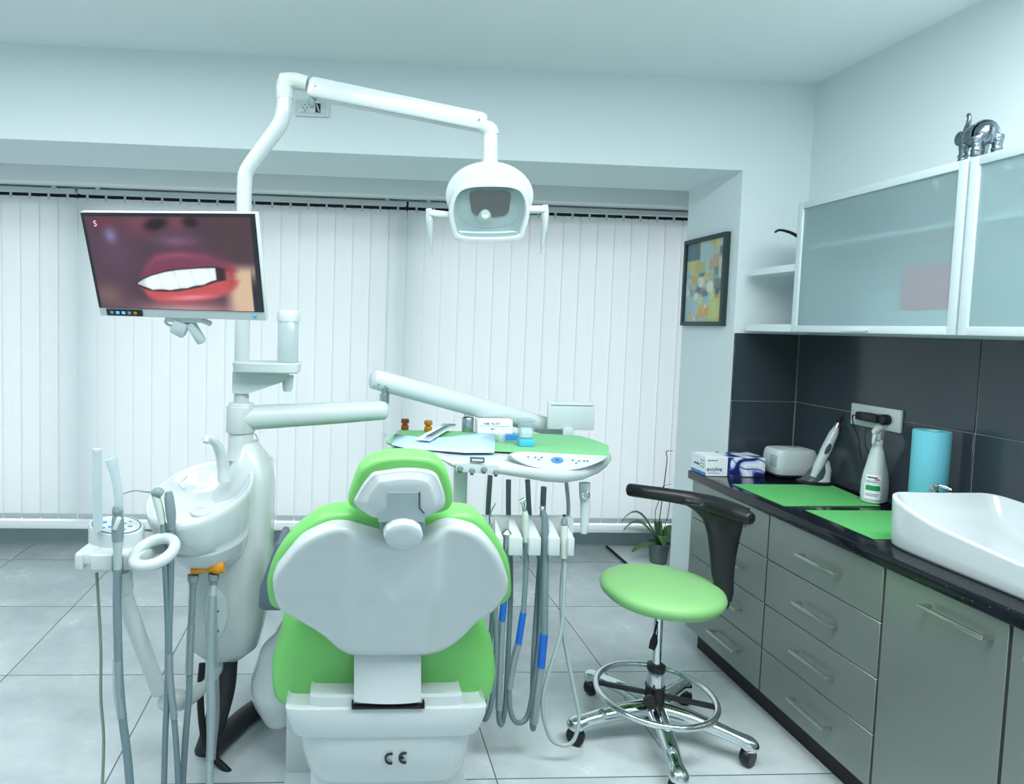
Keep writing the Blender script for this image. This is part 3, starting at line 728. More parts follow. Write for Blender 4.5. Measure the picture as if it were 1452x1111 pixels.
# ================================================================== SCREEN
def screen_img(U, T):
    b = np.zeros(U.shape+(3,))+np.array((70,48,62.))
    b = mixc(b,(92,62,84),np.exp(-(((U-.16)/.16)**2+((T-.4)/.3)**2))*.7)
    b = mixc(b,(120,62,80),np.exp(-(((U-.36)/.12)**2+((T-.10)/.12)**2))*.9)
    b = mixc(b,(116,66,76),np.exp(-(((U-.56)/.10)**2+((T-.06)/.12)**2))*.8)
    b = mixc(b,(100,44,52),np.exp(-(((U-.13)/.08)**2+((T-.08)/.07)**2)))
    b = mixc(b,(134,124,176),np.exp(-(((U-.15)/.035)**2+((T-.22)/.08)**2))*.8)
    b = mixc(b,(30,14,20),np.minimum(1,1.6*np.exp(-(((U-.43)/.06)**2+((T-.10+.35*(U-.43))/.055)**2))))
    b = mixc(b,(34,16,22),np.minimum(1,1.5*np.exp(-(((U-.635)/.04)**2+((T-.075)/.05)**2))))
    b = mixc(b,(126,86,120),np.exp(-(((U-.54)/.12)**2+((T-.27)/.06)**2))*.75)
    b = mixc(b,(72,50,54),sm(U,.66,.85)*sm(.5-T,0,.15)*.9)
    b = mixc(b,(120,92,88),np.exp(-(((U-.07)/.10)**2+((T-.86)/.13)**2))*.85)
    b = mixc(b,(206,180,150),sm(U,.76,.86)*sm(T,.46,.6))
    b = mixc(b,(214,150,150),np.exp(-(((U-.55)/.3)**2+((T-1.02)/.10)**2))*.9)
    I = np.interp
    top = I(U,[.20,.255,.30,.36,.44,.52,.64,.75,.82],[.74,.72,.67,.625,.585,.56,.54,.53,.56]); bot = I(U,[.20,.255,.30,.35,.42,.505,.645,.745,.82],[.74,.735,.775,.80,.803,.795,.745,.685,.66])
    ltop = I(U,[.24,.28,.33,.40,.48,.55,.62,.70,.80,.88,.92],[.74,.66,.50,.39,.36,.35,.36,.37,.44,.52,.62]); lbot = I(U,[.24,.28,.32,.38,.47,.56,.66,.73,.80,.87,.92],[.74,.80,.89,.935,.945,.935,.91,.88,.83,.745,.60])
    w_ = sm(U,.24,.34)*sm(.915-U,0,.09)
    b = mixc(b,(116,54,78),w_*sm(T-ltop,-.07,.10)*sm(top+.03-T,-.01,.02)*.95)
    b = mixc(b,(150,74,98),w_*np.exp(-(((T-ltop-.06)/.03)**2+((U-.52)/.17)**2))*.7)
    b = mixc(b,(120,40,70),w_*np.exp(-(((T-top+.035)/.02)**2+((U-.45)/.2)**2))*.5)
    b = mixc(b,(190,76,78),w_*sm(T-bot,-.01,.015)*sm(lbot-T,-.03,.06))
    b = mixc(b,(236,146,164),np.exp(-(((T-(.875-.13*(U-.5)))/.028)**2+((U-.58)/.13)**2))*.75)
    b = mixc(b,(158,52,58),np.exp(-(((T-.61)/.11)**2+((U-.835)/.03)**2))*.85)
    mouth = sm(U,.235,.27)*sm(.815-U,0,.03)*sm(T-top,-.012,.006)*sm(bot-T,-.012,.006)
    b = mixc(b,(52,18,24),mouth)
    tu = top+.008; tl = bot-.006-.010*np.abs(np.sin((U-.25)*30))
    teeth = sm(U,.25,.275)*sm(.752-U,0,.012)*sm(T-tu,-.006,.012)*sm(tl-T,-.006,.012)
    tc = np.zeros(U.shape+(3,))+np.array((222,240,246.))
    ph = (U-.505-.14*(T-.66))*9.5
    tc = mixc(tc,(196,217,226),np.exp(-((np.abs(ph-np.round(ph)))/.07)**2)*.75)
    tc = mixc(tc,(110,150,172),sm(.335-U,0,.05)*.85); tc = mixc(tc,(248,253,254),np.exp(-((T-(top+bot)/2)/.06)**2)*.45)
    b = b*(1-teeth[...,None])+tc*teeth[...,None]
    b = mixc(b,(26,26,32),np.maximum(sm(.016-U,0,.004),np.maximum(sm(U,.945-.0*T,.955)*sm(T,.45,.8),sm(.028-T,0,.006))))
    b = mixc(b,(30,30,36),sm(U,.975,.98))
    return b
def monitor():
    c = V((-.483,1.80,1.54)); a, rb, yz = .342, .003, -.192
    R = Matrix.Rotation(yz,3,'Z') @ Matrix.Rotation(a,3,'X') @ Matrix.Rotation(rb,3,'Y')
    ex, ey, ez = R@V((1,0,0)), R@V((0,1,0)), R@V((0,0,1))     # ey = away from the viewer
    o = thing('monitor','tilted white-framed screen showing a close-up of teeth','screen',c)
    w, h = .5, .3
    G().box(c+ey*.012,(w,.022,h),.003,R).build('housing','white2',o)
    G().box(c+ey*.040+ez*.01,(w*.75,.04,h*.6),.015,R).build('rear_cover','white2',o)
    y0, y1 = -h/2+.026, h/2-.002; x0, x1 = -w/2+.002, w/2-.004
    bz = G().box(c+ez*((y0+y1)/2)+ex*((x0+x1)/2)+ey*.0005,(x1-x0,.004,y1-y0),.0008,R).build('bezel','black',o)
    q = c+ex*(x0+.003)+ez*(y0+.002)-ey*.0018
    painted('display',screen_img,q,ex*(x1-x0-.006),ez*(y1-y0-.005),200,116,'screen',o)
    text('letter','S',.022,c+ex*(x0+.038)+ez*(y1-.030)-ey*.0022,ex,ez,'glyph',o,.0002)
    p0 = c+ez*(-h/2+.013)-ey*.0005
    k = G().box(p0+ex*(-w/2+.078),(.110,.004,.019),.0015,R).build('control_strip','black',o)
    for i, m in enumerate(('greyink','keyglow','keyglow','greyink','yellow')):
        G().box(p0+ex*(-w/2+.040+i*.018)-ey*.0022,(.010,.002,.008),.0005,R).build('key',m,k)
    G().box(p0+ex*(w/2-.032),(.010,.004,.010),.001,R).build('sticker','cyanbox',o)
    b0 = c-ez*(h/2)+ey*.02
    mt = G(); mt.box(b0-ez*.008,(.11,.02,.018),.004,R); mt.tube([b0+ex*-.055-ez*.004,b0+ex*-.062-ez*.02,b0+ex*-.05-ez*.03,b0+ex*-.02-ez*.03],.004,8,5)
    mt.box(b0+ex*-.02-ez*.035,(.045,.03,.05),.008,R@Matrix.Rotation(.5,3,'Y')); mt.box(b0+ex*.028-ez*.05,(.028,.024,.07),.008,R@Matrix.Rotation(-.45,3,'Y')); mt.box(b0+ex*.055-ez*.012,(.05,.014,.014),.004,R@Matrix.Rotation(.4,3,'Y'))
    mt.build('mount','panel',o)
    # arm from the back of the screen to the pole
    G().tube([c+ey*.05,c+ey*.12+V((.05,.02,.0)),V((-.352,2.06,1.53)),V((-.352,2.072,1.53))],[.02,.018,.018,.02],14,6).build('arm','white2',o)
monitor()

# ================================================================== CUSPIDOR UNIT WITH POLE
YP = 2.10
def sp(x0, x1, y, Y, hd, yc, e=4, n=40):
    a, b = W(x0,y,Y=Y), W(x1,y,Y=Y); cx = (a.x+b.x)/2; hw = abs(b.x-a.x)/2
    return [V((cx+px,yc+py,(a.z+b.z)/2)) for px, py in superell(hw,hd,e,n)]
unit = thing('cuspidor_unit','white spittoon unit with tall pole standing left of the dental chair','dental unit',(-.40,2.12,0))
g = G(); g.loft([sp(280,345,943,2.0,.13,2.15),sp(262,362,930,2.0,.145,2.15),sp(257,372,890,2.0,.15,2.15),sp(258,377,820,2.0,.15,2.15),sp(264,379,760,2.0,.15,2.15),sp(296,380,705,2.0,.14,2.15),sp(318,378,670,2.0,.12,2.14,3),sp(327,366,648,2.0,.07,2.12,2.5),sp(330,359,635,2.0,.045,2.11,2)]); g.build('body','white',unit,60)
# access plate on the body front
p = [W(x,y,Y=1.998) for x, y in ((303,830),(320,850),(322,880),(310,905),(296,895),(291,865),(295,838))]
G().pillow(p,(0,-1,0),[(1,-.004),(1,.001),(.94,.004),(.5,.005)],4).build('access_plate','white2',unit)
for y in (866,894): G().lathe([(.004,0),(.004,.003)],W(309,y,Y=1.995),(0,-1,0),12).build('screw','dgrey',unit)
# bowl
bc = V(((W(209,700,Y=1.96).x+W(359,700,Y=1.96).x)/2,1.965,0)); ba = (W(359,700,Y=1.96).x-W(209,700,Y=1.96).x)/2
zr = W(285,694,Y=1.965).z
def bring(k, z, tilt=1.0, dx=0, dy=0, sx=1, sy=1):
    return [V((bc.x+dx+ba*k*sx*math.cos(t),bc.y+dy+.165*k*sy*math.sin(t), z+tilt*(.055*math.sin(t)*k+.030*math.cos(t)*k))) for t in [2*PI*i/56 for i in range(56)]]
R = [bring(.38,zr-.236,.1,.03,.04),bring(.60,zr-.222,.25,.025,.035),bring(.74,zr-.190,.4,.02,.03),bring(.80,zr-.152,.5,.016,.02),bring(.815,zr-.147,.5,.016,.02),bring(.80,zr-.143,.5,.016,.02),bring(.86,zr-.115,.7,.01,.01),bring(.93,zr-.07,.8,.005,.005),bring(.985,zr-.02,1),bring(1,zr-.006,1),bring(.985,zr+.001,1),bring(.945,zr,1),bring(.92,zr-.008,1),bring(.82,zr-.032,.9),bring(.62,zr-.058,.7),bring(.36,zr-.070,.5),bring(.12,zr-.074,.3)]
G().loft(R).build('bowl','ceram',unit,65)
G().lathe([(.030,0),(.030,.006),(.024,.009),(.0,.010)],(bc.x,bc.y,zr-.073),(.05,-.1,1)).build('drain_cover','white',unit)
G().tube([W(262,693,Y=1.93),W(255,684,Y=1.98),W(264,676,Y=2.03)],.006,10,5).build('rinse_tube','white2',unit)
G().tube([W(318,682,Y=1.99),W(316,660,Y=1.99),W(312,640,Y=1.98),W(304,626,Y=1.96),W(294,621,Y=1.94),W(292,627,Y=1.93)],[.021,.019,.017,.014,.011,.010],16,6).build('cup_filler','white',unit)
# pole
pb, pt = W(341,650,Y=YP), W(341,572,Y=YP)
px_, = (pb.x,)
G().lathe([(.046,0),(.0425,.02),(.0405,.05),(.0405,pt.z-pb.z),(.038,pt.z-pb.z+.003)],pb).build('pole_sleeve','white',unit)
ztop = W(345,262,Y=YP).z
lp = [V((px_,YP,pt.z-.01)),V((px_,YP,pt.z+.3)),V((px_,YP,ztop-.05)),V((px_+.001,YP,ztop))]+[W(x,y,Y=YP) for x, y in ((349,244),(362,224),(381,198),(396,177),(402,158),(404,140))]
G().tube(lp,[.0245]*4+[.0245,.025,.0255,.026,.0265,.026],20,6).build('pole','white',unit)
# shelf on the pole
sh = G(); a = W(377,519,Y=YP)
def shr(z, hw, hd, dx=0, e=5): return [V((px_+.085+dx+x,YP-.01+y,z)) for x, y in superell(hw,hd,e,40)]
zs = W(377,512,Y=YP).z
sh.loft([shr(zs-.034,.100,.060),shr(zs-.030,.106,.066),shr(zs-.004,.108,.068),shr(zs,.104,.064),shr(zs-.001,.096,.056),shr(zs-.006,.090,.052)]); shf = sh.build('pole_shelf','white2',unit)
br = G(); br.loft([[V((px_-.025+x,YP-.03+y,zs-.034)) for x, y in ((0,0),(.185,0),(.185,.06),(0,.06))],[V((px_-.025+x,YP-.03+y,zs-.065)) for x, y in ((0,0),(.16,0),(.16,.06),(0,.06))],[V((px_-.025+x,YP-.03+y,zs-.105)) for x, y in ((0,0),(.05,0),(.05,.06),(0,.06))]]); br.build('shelf_bracket','panel',unit)
np_ = W(408,545,Y=YP); G().lathe([(.014,-.022),(.017,-.01),(.020,.03)],np_).build('bottle_socket','panel',unit)
# orange couplings and the hoses that leave the unit
oc = G(); q0, q1 = W(272,806,Y=1.90), W(318,803,Y=1.90)
oc.tube([q0,q0.lerp(q1,.3),q0.lerp(q1,.48),q0.lerp(q1,.52),q0.lerp(q1,.8),q1],[.0165,.017,.010,.012,.021,.019],18,3); oc.build('coupling','orange',unit)
for x, y in ((274,815),(303,813)): G().lathe([(.011,-.035),(.013,-.02),(.016,-.018),(.017,0)],W(x,y,Y=1.90)).build('hose_fitting','grey',unit)
G().tube([W(322,935,Y=2.08),W(318,975,Y=2.06),W(306,1020,Y=2.03),W(296,1052,Y=2.02),W(291,1066,Y=2.02)],.036,16,8).build('drain_hose','charc',unit)
G().tube([W(287,940,Y=2.0),W(284,980,Y=1.98),W(287,1030,Y=1.97),W(296,1065,Y=1.95),W(318,1088,Y=1.93),W(330,1100,Y=1.92)],.011,12,8).build('supply_hose','blackr',unit)
def floorpt(x, y, r): 
    q = W(x,y,Z=r); return q
G().tube([floorpt(398,985,.034),floorpt(355,1010,.034),floorpt(320,1040,.034),floorpt(298,1062,.034)],.033,16,8).build('floor_hose','charc',unit)
G().tube([W(352,610,Y=YP-.03),W(364,618,Y=YP),W(366,640,Y=YP+.02)],.0014,6,5).build('cable','grey',unit)

# bottle on the shelf
bt = W(408,508,Y=YP-.01); bt = V((bt.x,YP-.01,zs+.0005)); o = thing('water_bottle','milky plastic bottle with cap standing on the pole shelf','bottle',bt)
zb = W(408,455,Y=YP).z-bt.z; zb2 = W(408,440,Y=YP).z-bt.z
G().lathe([(.031,0),(.034,.004),(.034,zb-.004),(.031,zb)],bt).build('bottle_body','milky',o)
G().lathe([(.036,zb-.002),(.037,zb+.004),(.037,zb2-.004),(.034,zb2)],bt).build('cap','white2',o)

# ================================================================== OPERATING LAMP
lamp = thing('dental_lamp','white dental operating lamp hanging from its swinging arm over the room','lamp',W(404,140,Y=YP))
e0 = W(404,140,Y=YP)
el = G(); el.tube([e0+V((0,0,-.002)),W(404,128,Y=YP),W(406,117,Y=YP),W(418,115,Y=YP-.005),W(436,119,Y=YP-.01)],[.0275,.0285,.0285,.026,.024],18,5); el.box(W(407,116,Y=YP),(.052,.054,.045),.012); el.build('elbow','joint',lamp)
A0, A1 = W(438,124,Y=YP-.01), W(689,175,Y=2.01)
d = (A1-A0); L_ = d.length; ex = d.normalized(); ey = V((0,0,1)).cross(ex).normalized(); ez = ex.cross(ey)
rings = []
for t, k in ((0,.72),(.012,.95),(.03,1.05),(.5,.98),(.97,.92),(.988,.84),(1,.6)):
    rings.append([A0+d*t+ey*y*k+ez*z*k for y, z in superell(.024,.031,5,28)])
ar = G().loft(rings).build('arm','white',lamp)
for t in (.045,.96): G().lathe([(.0035,0),(.0035,.001)],A0+d*t-ey*.0245,-ey,10).build('screw','grey',ar)
G().lathe([(.012,0),(.012,.02),(.005,.03)],A0+d*.03-ez*.03,(0,0,-1),12).build('lock_screw','grey',lamp)
j = G(); jc = W(694,184,Y=2.0); j.tube([W(682,178,Y=2.01),jc,W(697,193,Y=2.0)],[.021,.0245,.025],16,5); j.build('wrist_joint','joint',lamp)
n0, n1 = W(695,192,Y=2.0), W(694,240,Y=2.0)
G().tube([n0,n0.lerp(n1,.5),n1+V((0,0,-.01))],[.025,.0255,.026],18,4).build('neck','white',lamp)
hn = V((-.10,-.93,-.36)).normalized()                       # the lamp looks toward the patient and down
hc = W(692,290,Y=1.985)
def hp(x, y, P=hc): return WP(x,y,P,hn)
# rear round cover
rc = [hp(694+62*math.cos(t),277+48*math.sin(t),hc-hn*.03) for t in [2*PI*i/40 for i in range(40)]]
G().pillow(rc,-hn,[(.90,-.012),(1,-.004),(1.0,.02),(.93,.05),(.75,.08),(.4,.095)],1).build('rear_cover','white',lamp)
out = [(636,300),(641,276),(657,262),(695,259),(733,262),(748,276),(751,300),(745,325),(736,338),(690,341),(648,338),(640,324)]
O = closed_catmull([hp(x,y) for x, y in out],4)
ce = sum(O,V())/len(O)
def inset(k, of): return [ce+(p-ce)*k+hn*of for p in O]
G().loft([inset(.93,-.04),inset(.99,-.032),inset(1.0,-.01),inset(1.0,.008),inset(.975,.016),inset(.90,.017),inset(.875,.010),inset(.85,-.012)],(True,False)).build('housing','white',lamp,60)
G().loft([inset(.86,-.008),inset(.80,-.016),inset(.70,-.022),inset(.45,-.026),inset(.1,-.027)],(False,True)).build('reflector_shell','lensr',lamp,60)
md = [hp(x,y,hc-hn*.012) for x, y in ((668,272),(694,270),(722,272),(723,288),(718,304),(694,308),(672,304),(667,288))]
MO = closed_catmull(md,4); mc = sum(MO,V())/len(MO)
G().loft([[mc+(p-mc)*k+hn*f for p in MO] for k, f in ((1,-.008),(1,.0),(.8,.0006),(.5,.001),(.15,.0012))]).build('reflector','mirror',lamp,70)
bp = hp(688,304,hc); G().tube([bp-hn*.02+V((0,0,-.01)),bp-hn*.002,bp+hn*.004+V((0,0,.004))],[.022,.0165,.012],18,5).build('bulb_cover','bulb',lamp)
G().pillow([p+hn*.006 for p in inset(.875,0)],hn,[(1,0),(1,.0015)],1).build('front_glass','lens',lamp)
for s, pts in ((-1,[(640,306),(622,304),(608,302)]),(1,[(748,297),(762,297),(773,297)])):
    h = G(); P = [WP(x,y,hc-hn*.02,hn) for x, y in pts]; h.tube(P,[.013,.013,.012],14,4)
    tx, ty = pts[-1]; tip = (612,362) if s < 0 else (767,360)
    a0 = WP(tx,ty-6,hc-hn*.02,hn); a1 = WP(tx+(2 if s<0 else -1),ty+22,hc-hn*.022,hn); a2 = WP(*tip,hc-hn*.035,hn)
    h.tube([a0,a0.lerp(a1,.5),a1,a1.lerp(a2,.5),a2],[.010,.0125,.010,.0065,.0025],12,5)
    h.build('grip_handle','white2',lamp)

# ================================================================== DELIVERY TRAY WITH ITS ARMS
tray = thing('delivery_tray','white instrument tray unit carried on two jointed arms from the pole','tray unit',(px_,YP,.9))
a0, a1 = W(352,592,Y=YP), W(549,581,Y=2.22)
ax = (a1-a0)
G().tube([a0+ax*-.06,a0,a0+ax*.5,a0+ax*.93,a0+ax*.985,a0+ax*1.0],[.040,.041,.0385,.034,.031,.015],22,3).build('lower_arm','panel',tray)
G().lathe([(.0455,0),(.047,.003),(.047,W(341,572,Y=YP).z-W(341,612,Y=YP).z-.01),(.0455,W(341,572,Y=YP).z-W(341,612,Y=YP).z-.007)],W(341,612,Y=YP)).build('collar','white',tray)
pg = W(545,572,Y=2.22); G().lathe([(.017,0),(.017,.035),(.012,.036),(.012,.05),(.019,.052),(.019,.06)],pg).build('pivot','steel',tray)
b0, b1 = W(530,537,Y=2.22), W(806,612,Y=2.50); bx = b1-b0
G().tube([b0-bx*.012,b0,b0+bx*.05,b0+bx*.5,b0+bx*.9,b1],[.018,.033,.036,.038,.036,.030],22,4).build('upper_arm','white2',tray)
for k in (.0,.03): G().lathe([(.004,0),(.004,.002)],b0+bx*(.02+k)+V((0,-.036,-.012)),(0,-1,0),10).build('screw','grey',tray)
# body: sections along X
ZT = 1.0
def sec(px, ylow, Yf, Yb, yfront, e=3.2, dz=0):
    a = W(px,ylow,Y=Yf+.02); X = a.x; zb_ = a.z; zt_ = ZT-.004-dz; cy_, hy_ = (Yf+Yb)/2, (Yb-Yf)/2; cz_, hz_ = (zt_+zb_)/2, max(.006,(zt_-zb_)/2)
    out = []
    for y, z in superell(1,1,e,36):
        out.append(V((X, cy_+hy_*y, cz_+hz_*z)))
    return out
S = [(549,632,2.08,2.34,0),(553,636,2.045,2.37,0),(570,641,1.99,2.39,0),(600,645,1.94,2.39,0),(624,650,1.905,2.39,0),(640,664,1.89,2.385,0),(660,671,1.885,2.38,0),(705,676,1.88,2.37,0),(745,683,1.875,2.36,0),(775,689,1.87,2.36,0),(800,691,1.87,2.36,0),(826,686,1.885,2.36,0),(846,676,1.92,2.355,0),(858,665,1.97,2.345,0),(863,656,2.03,2.33,0)]
G().loft([sec(a,b,c_,d_,e_) for a, b, c_, d_, e_ in S]).build('tray_body','white',tray,55)
# control panel on the right front
cpn = V((0,-.93,.36)).normalized(); cp0 = W(790,655,Y=1.884)
cpo = [WP(x,y,cp0,cpn) for x, y in ((722,645),(745,659),(783,667),(819,665),(848,656),(862,647),(840,645),(780,642),(740,640))]
cp = G().pillow(cpo,cpn,[(1.0,-.03),(1,-.001),(.97,.002),(.5,.0025)],3).build('control_panel','panel',tray)
def btn(x, y, r, m, nm, k=1): 
    q = WP(x,y,cp0+cpn*.0025,cpn); G().lathe([(r,0),(r,.0012),(r*.8,.0016)],q,cpn,14,1,k).build(nm,m,cp)
for x, y in ((749,647),(759,648),(768,648),(764,651),(812,652),(821,653),(817,656),(828,653),(833,653)): btn(x,y,.0042,'greyink','button',.6)
btn(790,652,.020,'blue2','selector_pad',.5); btn(790,651.5,.0085,'white','selector_button',.6)
# rail, display, knobs
rl = W(677,665,Y=1.865)
q = [W(x,y,Y=1.878) for x, y in ((647,657),(708,660),(708,673),(647,668))]
rlp = G().prism(q,(0,.01,0)).build('knob_rail','panel',tray)
for x, y in ((652,663),(669,666),(686,664),(703,668)):
    G().lathe([(.0075,0),(.0085,.004),(.0085,.012),(.006,.015)],W(x,y,Y=1.879),(0,-1,0),18).build('knob','grey',rlp)
    G().cyl(W(x,y+4,Y=1.868),W(x,y+7,Y=1.868),.005).build('nozzle','dgrey',rlp)
q = [W(x,y,Y=1.880) for x, y in ((667,648),(687,649),(687,656),(667,655))]
dp = G().prism(q,(0,.006,0)).build('display_window','dgrey',tray)
q = [W(x,y,Y=1.8795) for x, y in ((669,650),(685,650.8),(685,654),(669,653.4))]; G().prism(q,(0,.002,0)).build('readout','panel',dp)
# post and instrument holder
pz0 = W(653,735,Y=1.99).z; pz1 = W(653,668,Y=1.99).z
G().box(((W(653,700,Y=1.99).x),2.0,(pz0+pz1)/2-.05),(.042,.04,pz1-pz0+.16),.01).build('post','white2',tray)
hb = G(); zt0 = W(750,733,Y=1.98).z; xl_, xr_ = W(690,735,Y=1.97).x, W(815,738,Y=1.97).x
hb.span((xl_-.05,1.975,zt0-.10),(xr_,2.01,zt0),.005)
ztf = W(760,762,Y=1.90).z; zbf = W(760,788,Y=1.90).z
for x0, x1 in ((702,714),(722,741.5),(750,767.5),(778,794.5),(805.5,815)):
    xa, xb = W(x0,775,Y=1.90).x, W(x1,775,Y=1.90).x
    hb.span((xa,1.90,zbf),(xb,1.98,ztf),.004)
    hb.loft([[V((xa+.001,1.903,ztf-.004)),V((xb-.001,1.903,ztf-.004)),V((xb-.001,1.98,ztf-.004)),V((xa+.001,1.98,ztf-.004))],[V((xa+.012,1.96,zt0-.004)),V((xb-.012,1.96,zt0-.004)),V((xb-.012,1.985,zt0-.004)),V((xa+.012,1.985,zt0-.004))]])
hold = hb.build('instrument_holder','white',tray)
# handle under the tray
hx = [W(x,y,Y=1.97) for x, y in ((829,684),(829,700),(830,715),(829,740),(828,756))]
G().tube(hx,[.019,.018,.0165,.014,.010],16,5,(( 0,1,0),.6)).build('grab_handle','white2',tray)
G().lathe([(.0125,0),(.0135,.003),(.0135,.006),(.009,.008),(.0085,.005),(.0,.005)],W(830,701,Y=1.957),(0,-1,0),20).build('handle_bolt','chrome',tray)
# square panel behind the tray
sp0 = W(775,608,Y=2.38); sp1 = W(843,570,Y=2.38)
G().span((sp0.x,2.37,sp0.z),(sp1.x,2.385,sp1.z),.004).span((sp0.x+.01,2.366,sp1.z-.012),(sp1.x-.01,2.37,sp1.z-.008),.001).build('back_panel','panel',tray)
G().span((W(798,615,Y=2.36).x,2.352,ZT-.02),(W(812,615,Y=2.36).x,2.372,sp0.z+.01),.003).build('panel_stem','panel',tray)

# green liner and paper on the tray
tl = [W(x,y,Z=ZT) for x, y in ((546,628),(566,610),(610,611),(700,613),(760,615),(822,618),(842,624),(863,632),(864,650),(845,650),(790,646),(740,642),(700,640),(640,637),(570,633))]
tag(G().prism([p+V((0,0,.0008)) for p in tl],(0,0,.0012)).build('tray_liner','matl'),'light green paper liner covering the instrument tray','liner')
bb = [(560,615),(600,622),(640,620),(668,615),(702,613),(702,630),(701,640),(660,640),(610,637),(575,635),(555,631)]
bbp = [W(x,y,Z=ZT+.0062) for x, y in bb]
g = G(); cpt = sum(bbp,V())/len(bbp); rings = [[p+V((0,0,.003*math.sin(7*i))) for i, p in enumerate(bbp)],[cpt+(p-cpt)*.6+V((0,0,.002*math.cos(5*i))) for i, p in enumerate(bbp)],[cpt+(p-cpt)*.2 for p in bbp]]
g.loft(rings,(False,True)); o = g.build('paper_bib','bib',fix=False); m_ = o.modifiers.new('thick','SOLIDIFY'); m_.thickness = .0012; m_.offset = 1; tag(o,'pale blue crumpled paper bib on the left half of the tray','paper')
def tb(name, x, y, label, cat): 
    c = W(x,y,Z=ZT+.006); c = V((c.x,c.y,ZT+.0022)); return c, thing(name,label,cat,c)
for x, y, m1, lab in ((574,609,'brown','small brown bottle at the left back of the tray'),(607,611.5,'yellow','small amber-yellow bottle second from the left on the tray')):
    c = W(x,y,Z=ZT+.002); c = V((c.x,c.y,ZT-.002)); o = thing('dropper_bottle',lab,'bottle',c,'small amber bottles on the tray')
    k = 1.0
    G().lathe([(.013,.0),(.0145,.002),(.0145,.020),(.009,.026),(.009,.030)],c,seg=20).build('bottle_body',m1,o)
    G().lathe([(.0145,.0295),(.0155,.031),(.0155,.042),(.012,.046),(.0,.0465)],c,seg=20).build('cap',m1,o)
# instrument packet
a_, b_ = W(600,624,Z=ZT+.016), W(638,602,Z=ZT+.016); dd = (b_-a_); sd = V((dd.y,-dd.x,0)).normalized()*.024
g = G(); g.prism([a_+sd,b_+sd,b_-sd,a_-sd],(0,0,.004)); o = g.build('instrument_packet','paper'); tag(o,'white sealed instrument packet lying slanted on the blue bib','packet')
g = G(); g.tube([a_+dd*.12+V((0,0,.0065)),a_+dd*.5+V((0,0,.0065)),a_+dd*.85+V((0,0,.0065))],[.003,.002,.0012],8,3); g.tube([a_+dd*.15+sd*.4+V((0,0,.006)),a_+dd*.8+sd*.35+V((0,0,.006))],.0015,8,1); g.build('sealed_instrument','dgrey',o)
G().prism([a_+sd*.9+V((0,0,.0045)),b_+sd*.9+V((0,0,.0045)),b_-sd*.1+V((0,0,.0045)),a_-sd*.1+V((0,0,.0045))],(0,0,.0008)).build('clear_window','clear',o)
# metal bur holder
c, o = tb('bur_holder',663,610,'small metal jar of dental burs standing on the tray','holder')
G().lathe([(.021,.0),(.0225,.003),(.0225,.052),(.021,.054),(.018,.053),(.018,.03),(.001,.03)],c).build('jar','steel',o)
for i in range(7):
    a = i*.9; p = c+V((.011*math.cos(a),.011*math.sin(a),.03)); G().cyl(p,p+V((.004*math.cos(a),.004*math.sin(a),.036+.005*math.sin(3*i))),.0022,.0018,8).build('bur','chrome',o)
# white printed box
c = W(702,616,Z=ZT+.002); o = thing('printed_box','white printed box with dark lettering at the back of the tray','box',(c.x,c.y,ZT+.0022))
bw, bh, bd = .130, .046, .05; x0 = W(677,614,Y=c.y).x
G().span((x0,c.y,ZT+.0022),(x0+bw,c.y+bd,ZT+.0022+bh+.008),.001,1).build('carton','paper',o)
y_ = c.y-.0006; zz = ZT+.0022
text('lettering','KBBL  4x 32T',.0105,(x0+.052,y_,zz+.040),(1,0,0),(0,0,1),'ink',o,.0002)
text('lettering','::: ',.012,(x0+.022,y_,zz+.022),(1,0,0),(0,0,1),'greyink',o,.0002); text('lettering','08 7',.010,(x0+.058,y_,zz+.020),(1,0,0),(0,0,1),'ink',o,.0002)
G().span((x0+.006,y_-.0004,zz+.031),(x0+bw-.01,y_+.0004,zz+.032)).build('rule','greyink',o)
# blue box behind, vial, clear box
c = W(724,624,Z=ZT+.002); x0 = W(711,620,Y=c.y).x; tag(G().span((x0,c.y,ZT+.0022),(W(736,620,Y=c.y).x,c.y+.035,ZT+.020),.001,1).build('blue_carton','blue2'),'low bright blue box between the glass vial and the clear tub','box')
c, o = tb('vial',711,625,'little white vial with grey lid in front of the blue box','vial')
G().lathe([(.0125,0),(.0135,.002),(.0135,.018),(.011,.021)],c).build('vial_body','milky',o); G().lathe([(.0128,.020),(.0132,.022),(.0132,.029),(.012,.030)],c).build('lid','panel',o)
c, o = tb('clear_tub',745,630,'tall clear plastic tub with cyan base on the tray','container')
G().box(c+V((0,0,.0125)),(.050,.042,.025),.004).build('base','cyanbox',o)
G().box(c+V((0,0,.054)),(.048,.040,.058),.004).build('tub','clear',o)
G().box(c+V((0,0,.0875)),(.056,.046,.007),.002).build('lid','clear',o)
G().box(c+V((0,0,.045)),(.036,.028,.032),.003).build('contents','paper',o)

# ================================================================== HANDPIECES (hang in the holder)
def hp_thing(name, label, base): return thing(name,label,'handpiece',base,'handpieces in the tray holder')
def hose(o, pts, r, m='hose', nm='hose'): return G().tube([W(x,y,Y=Y) for x,y,Y in pts],r,10,8).build(nm,m,o)
YI = 1.925
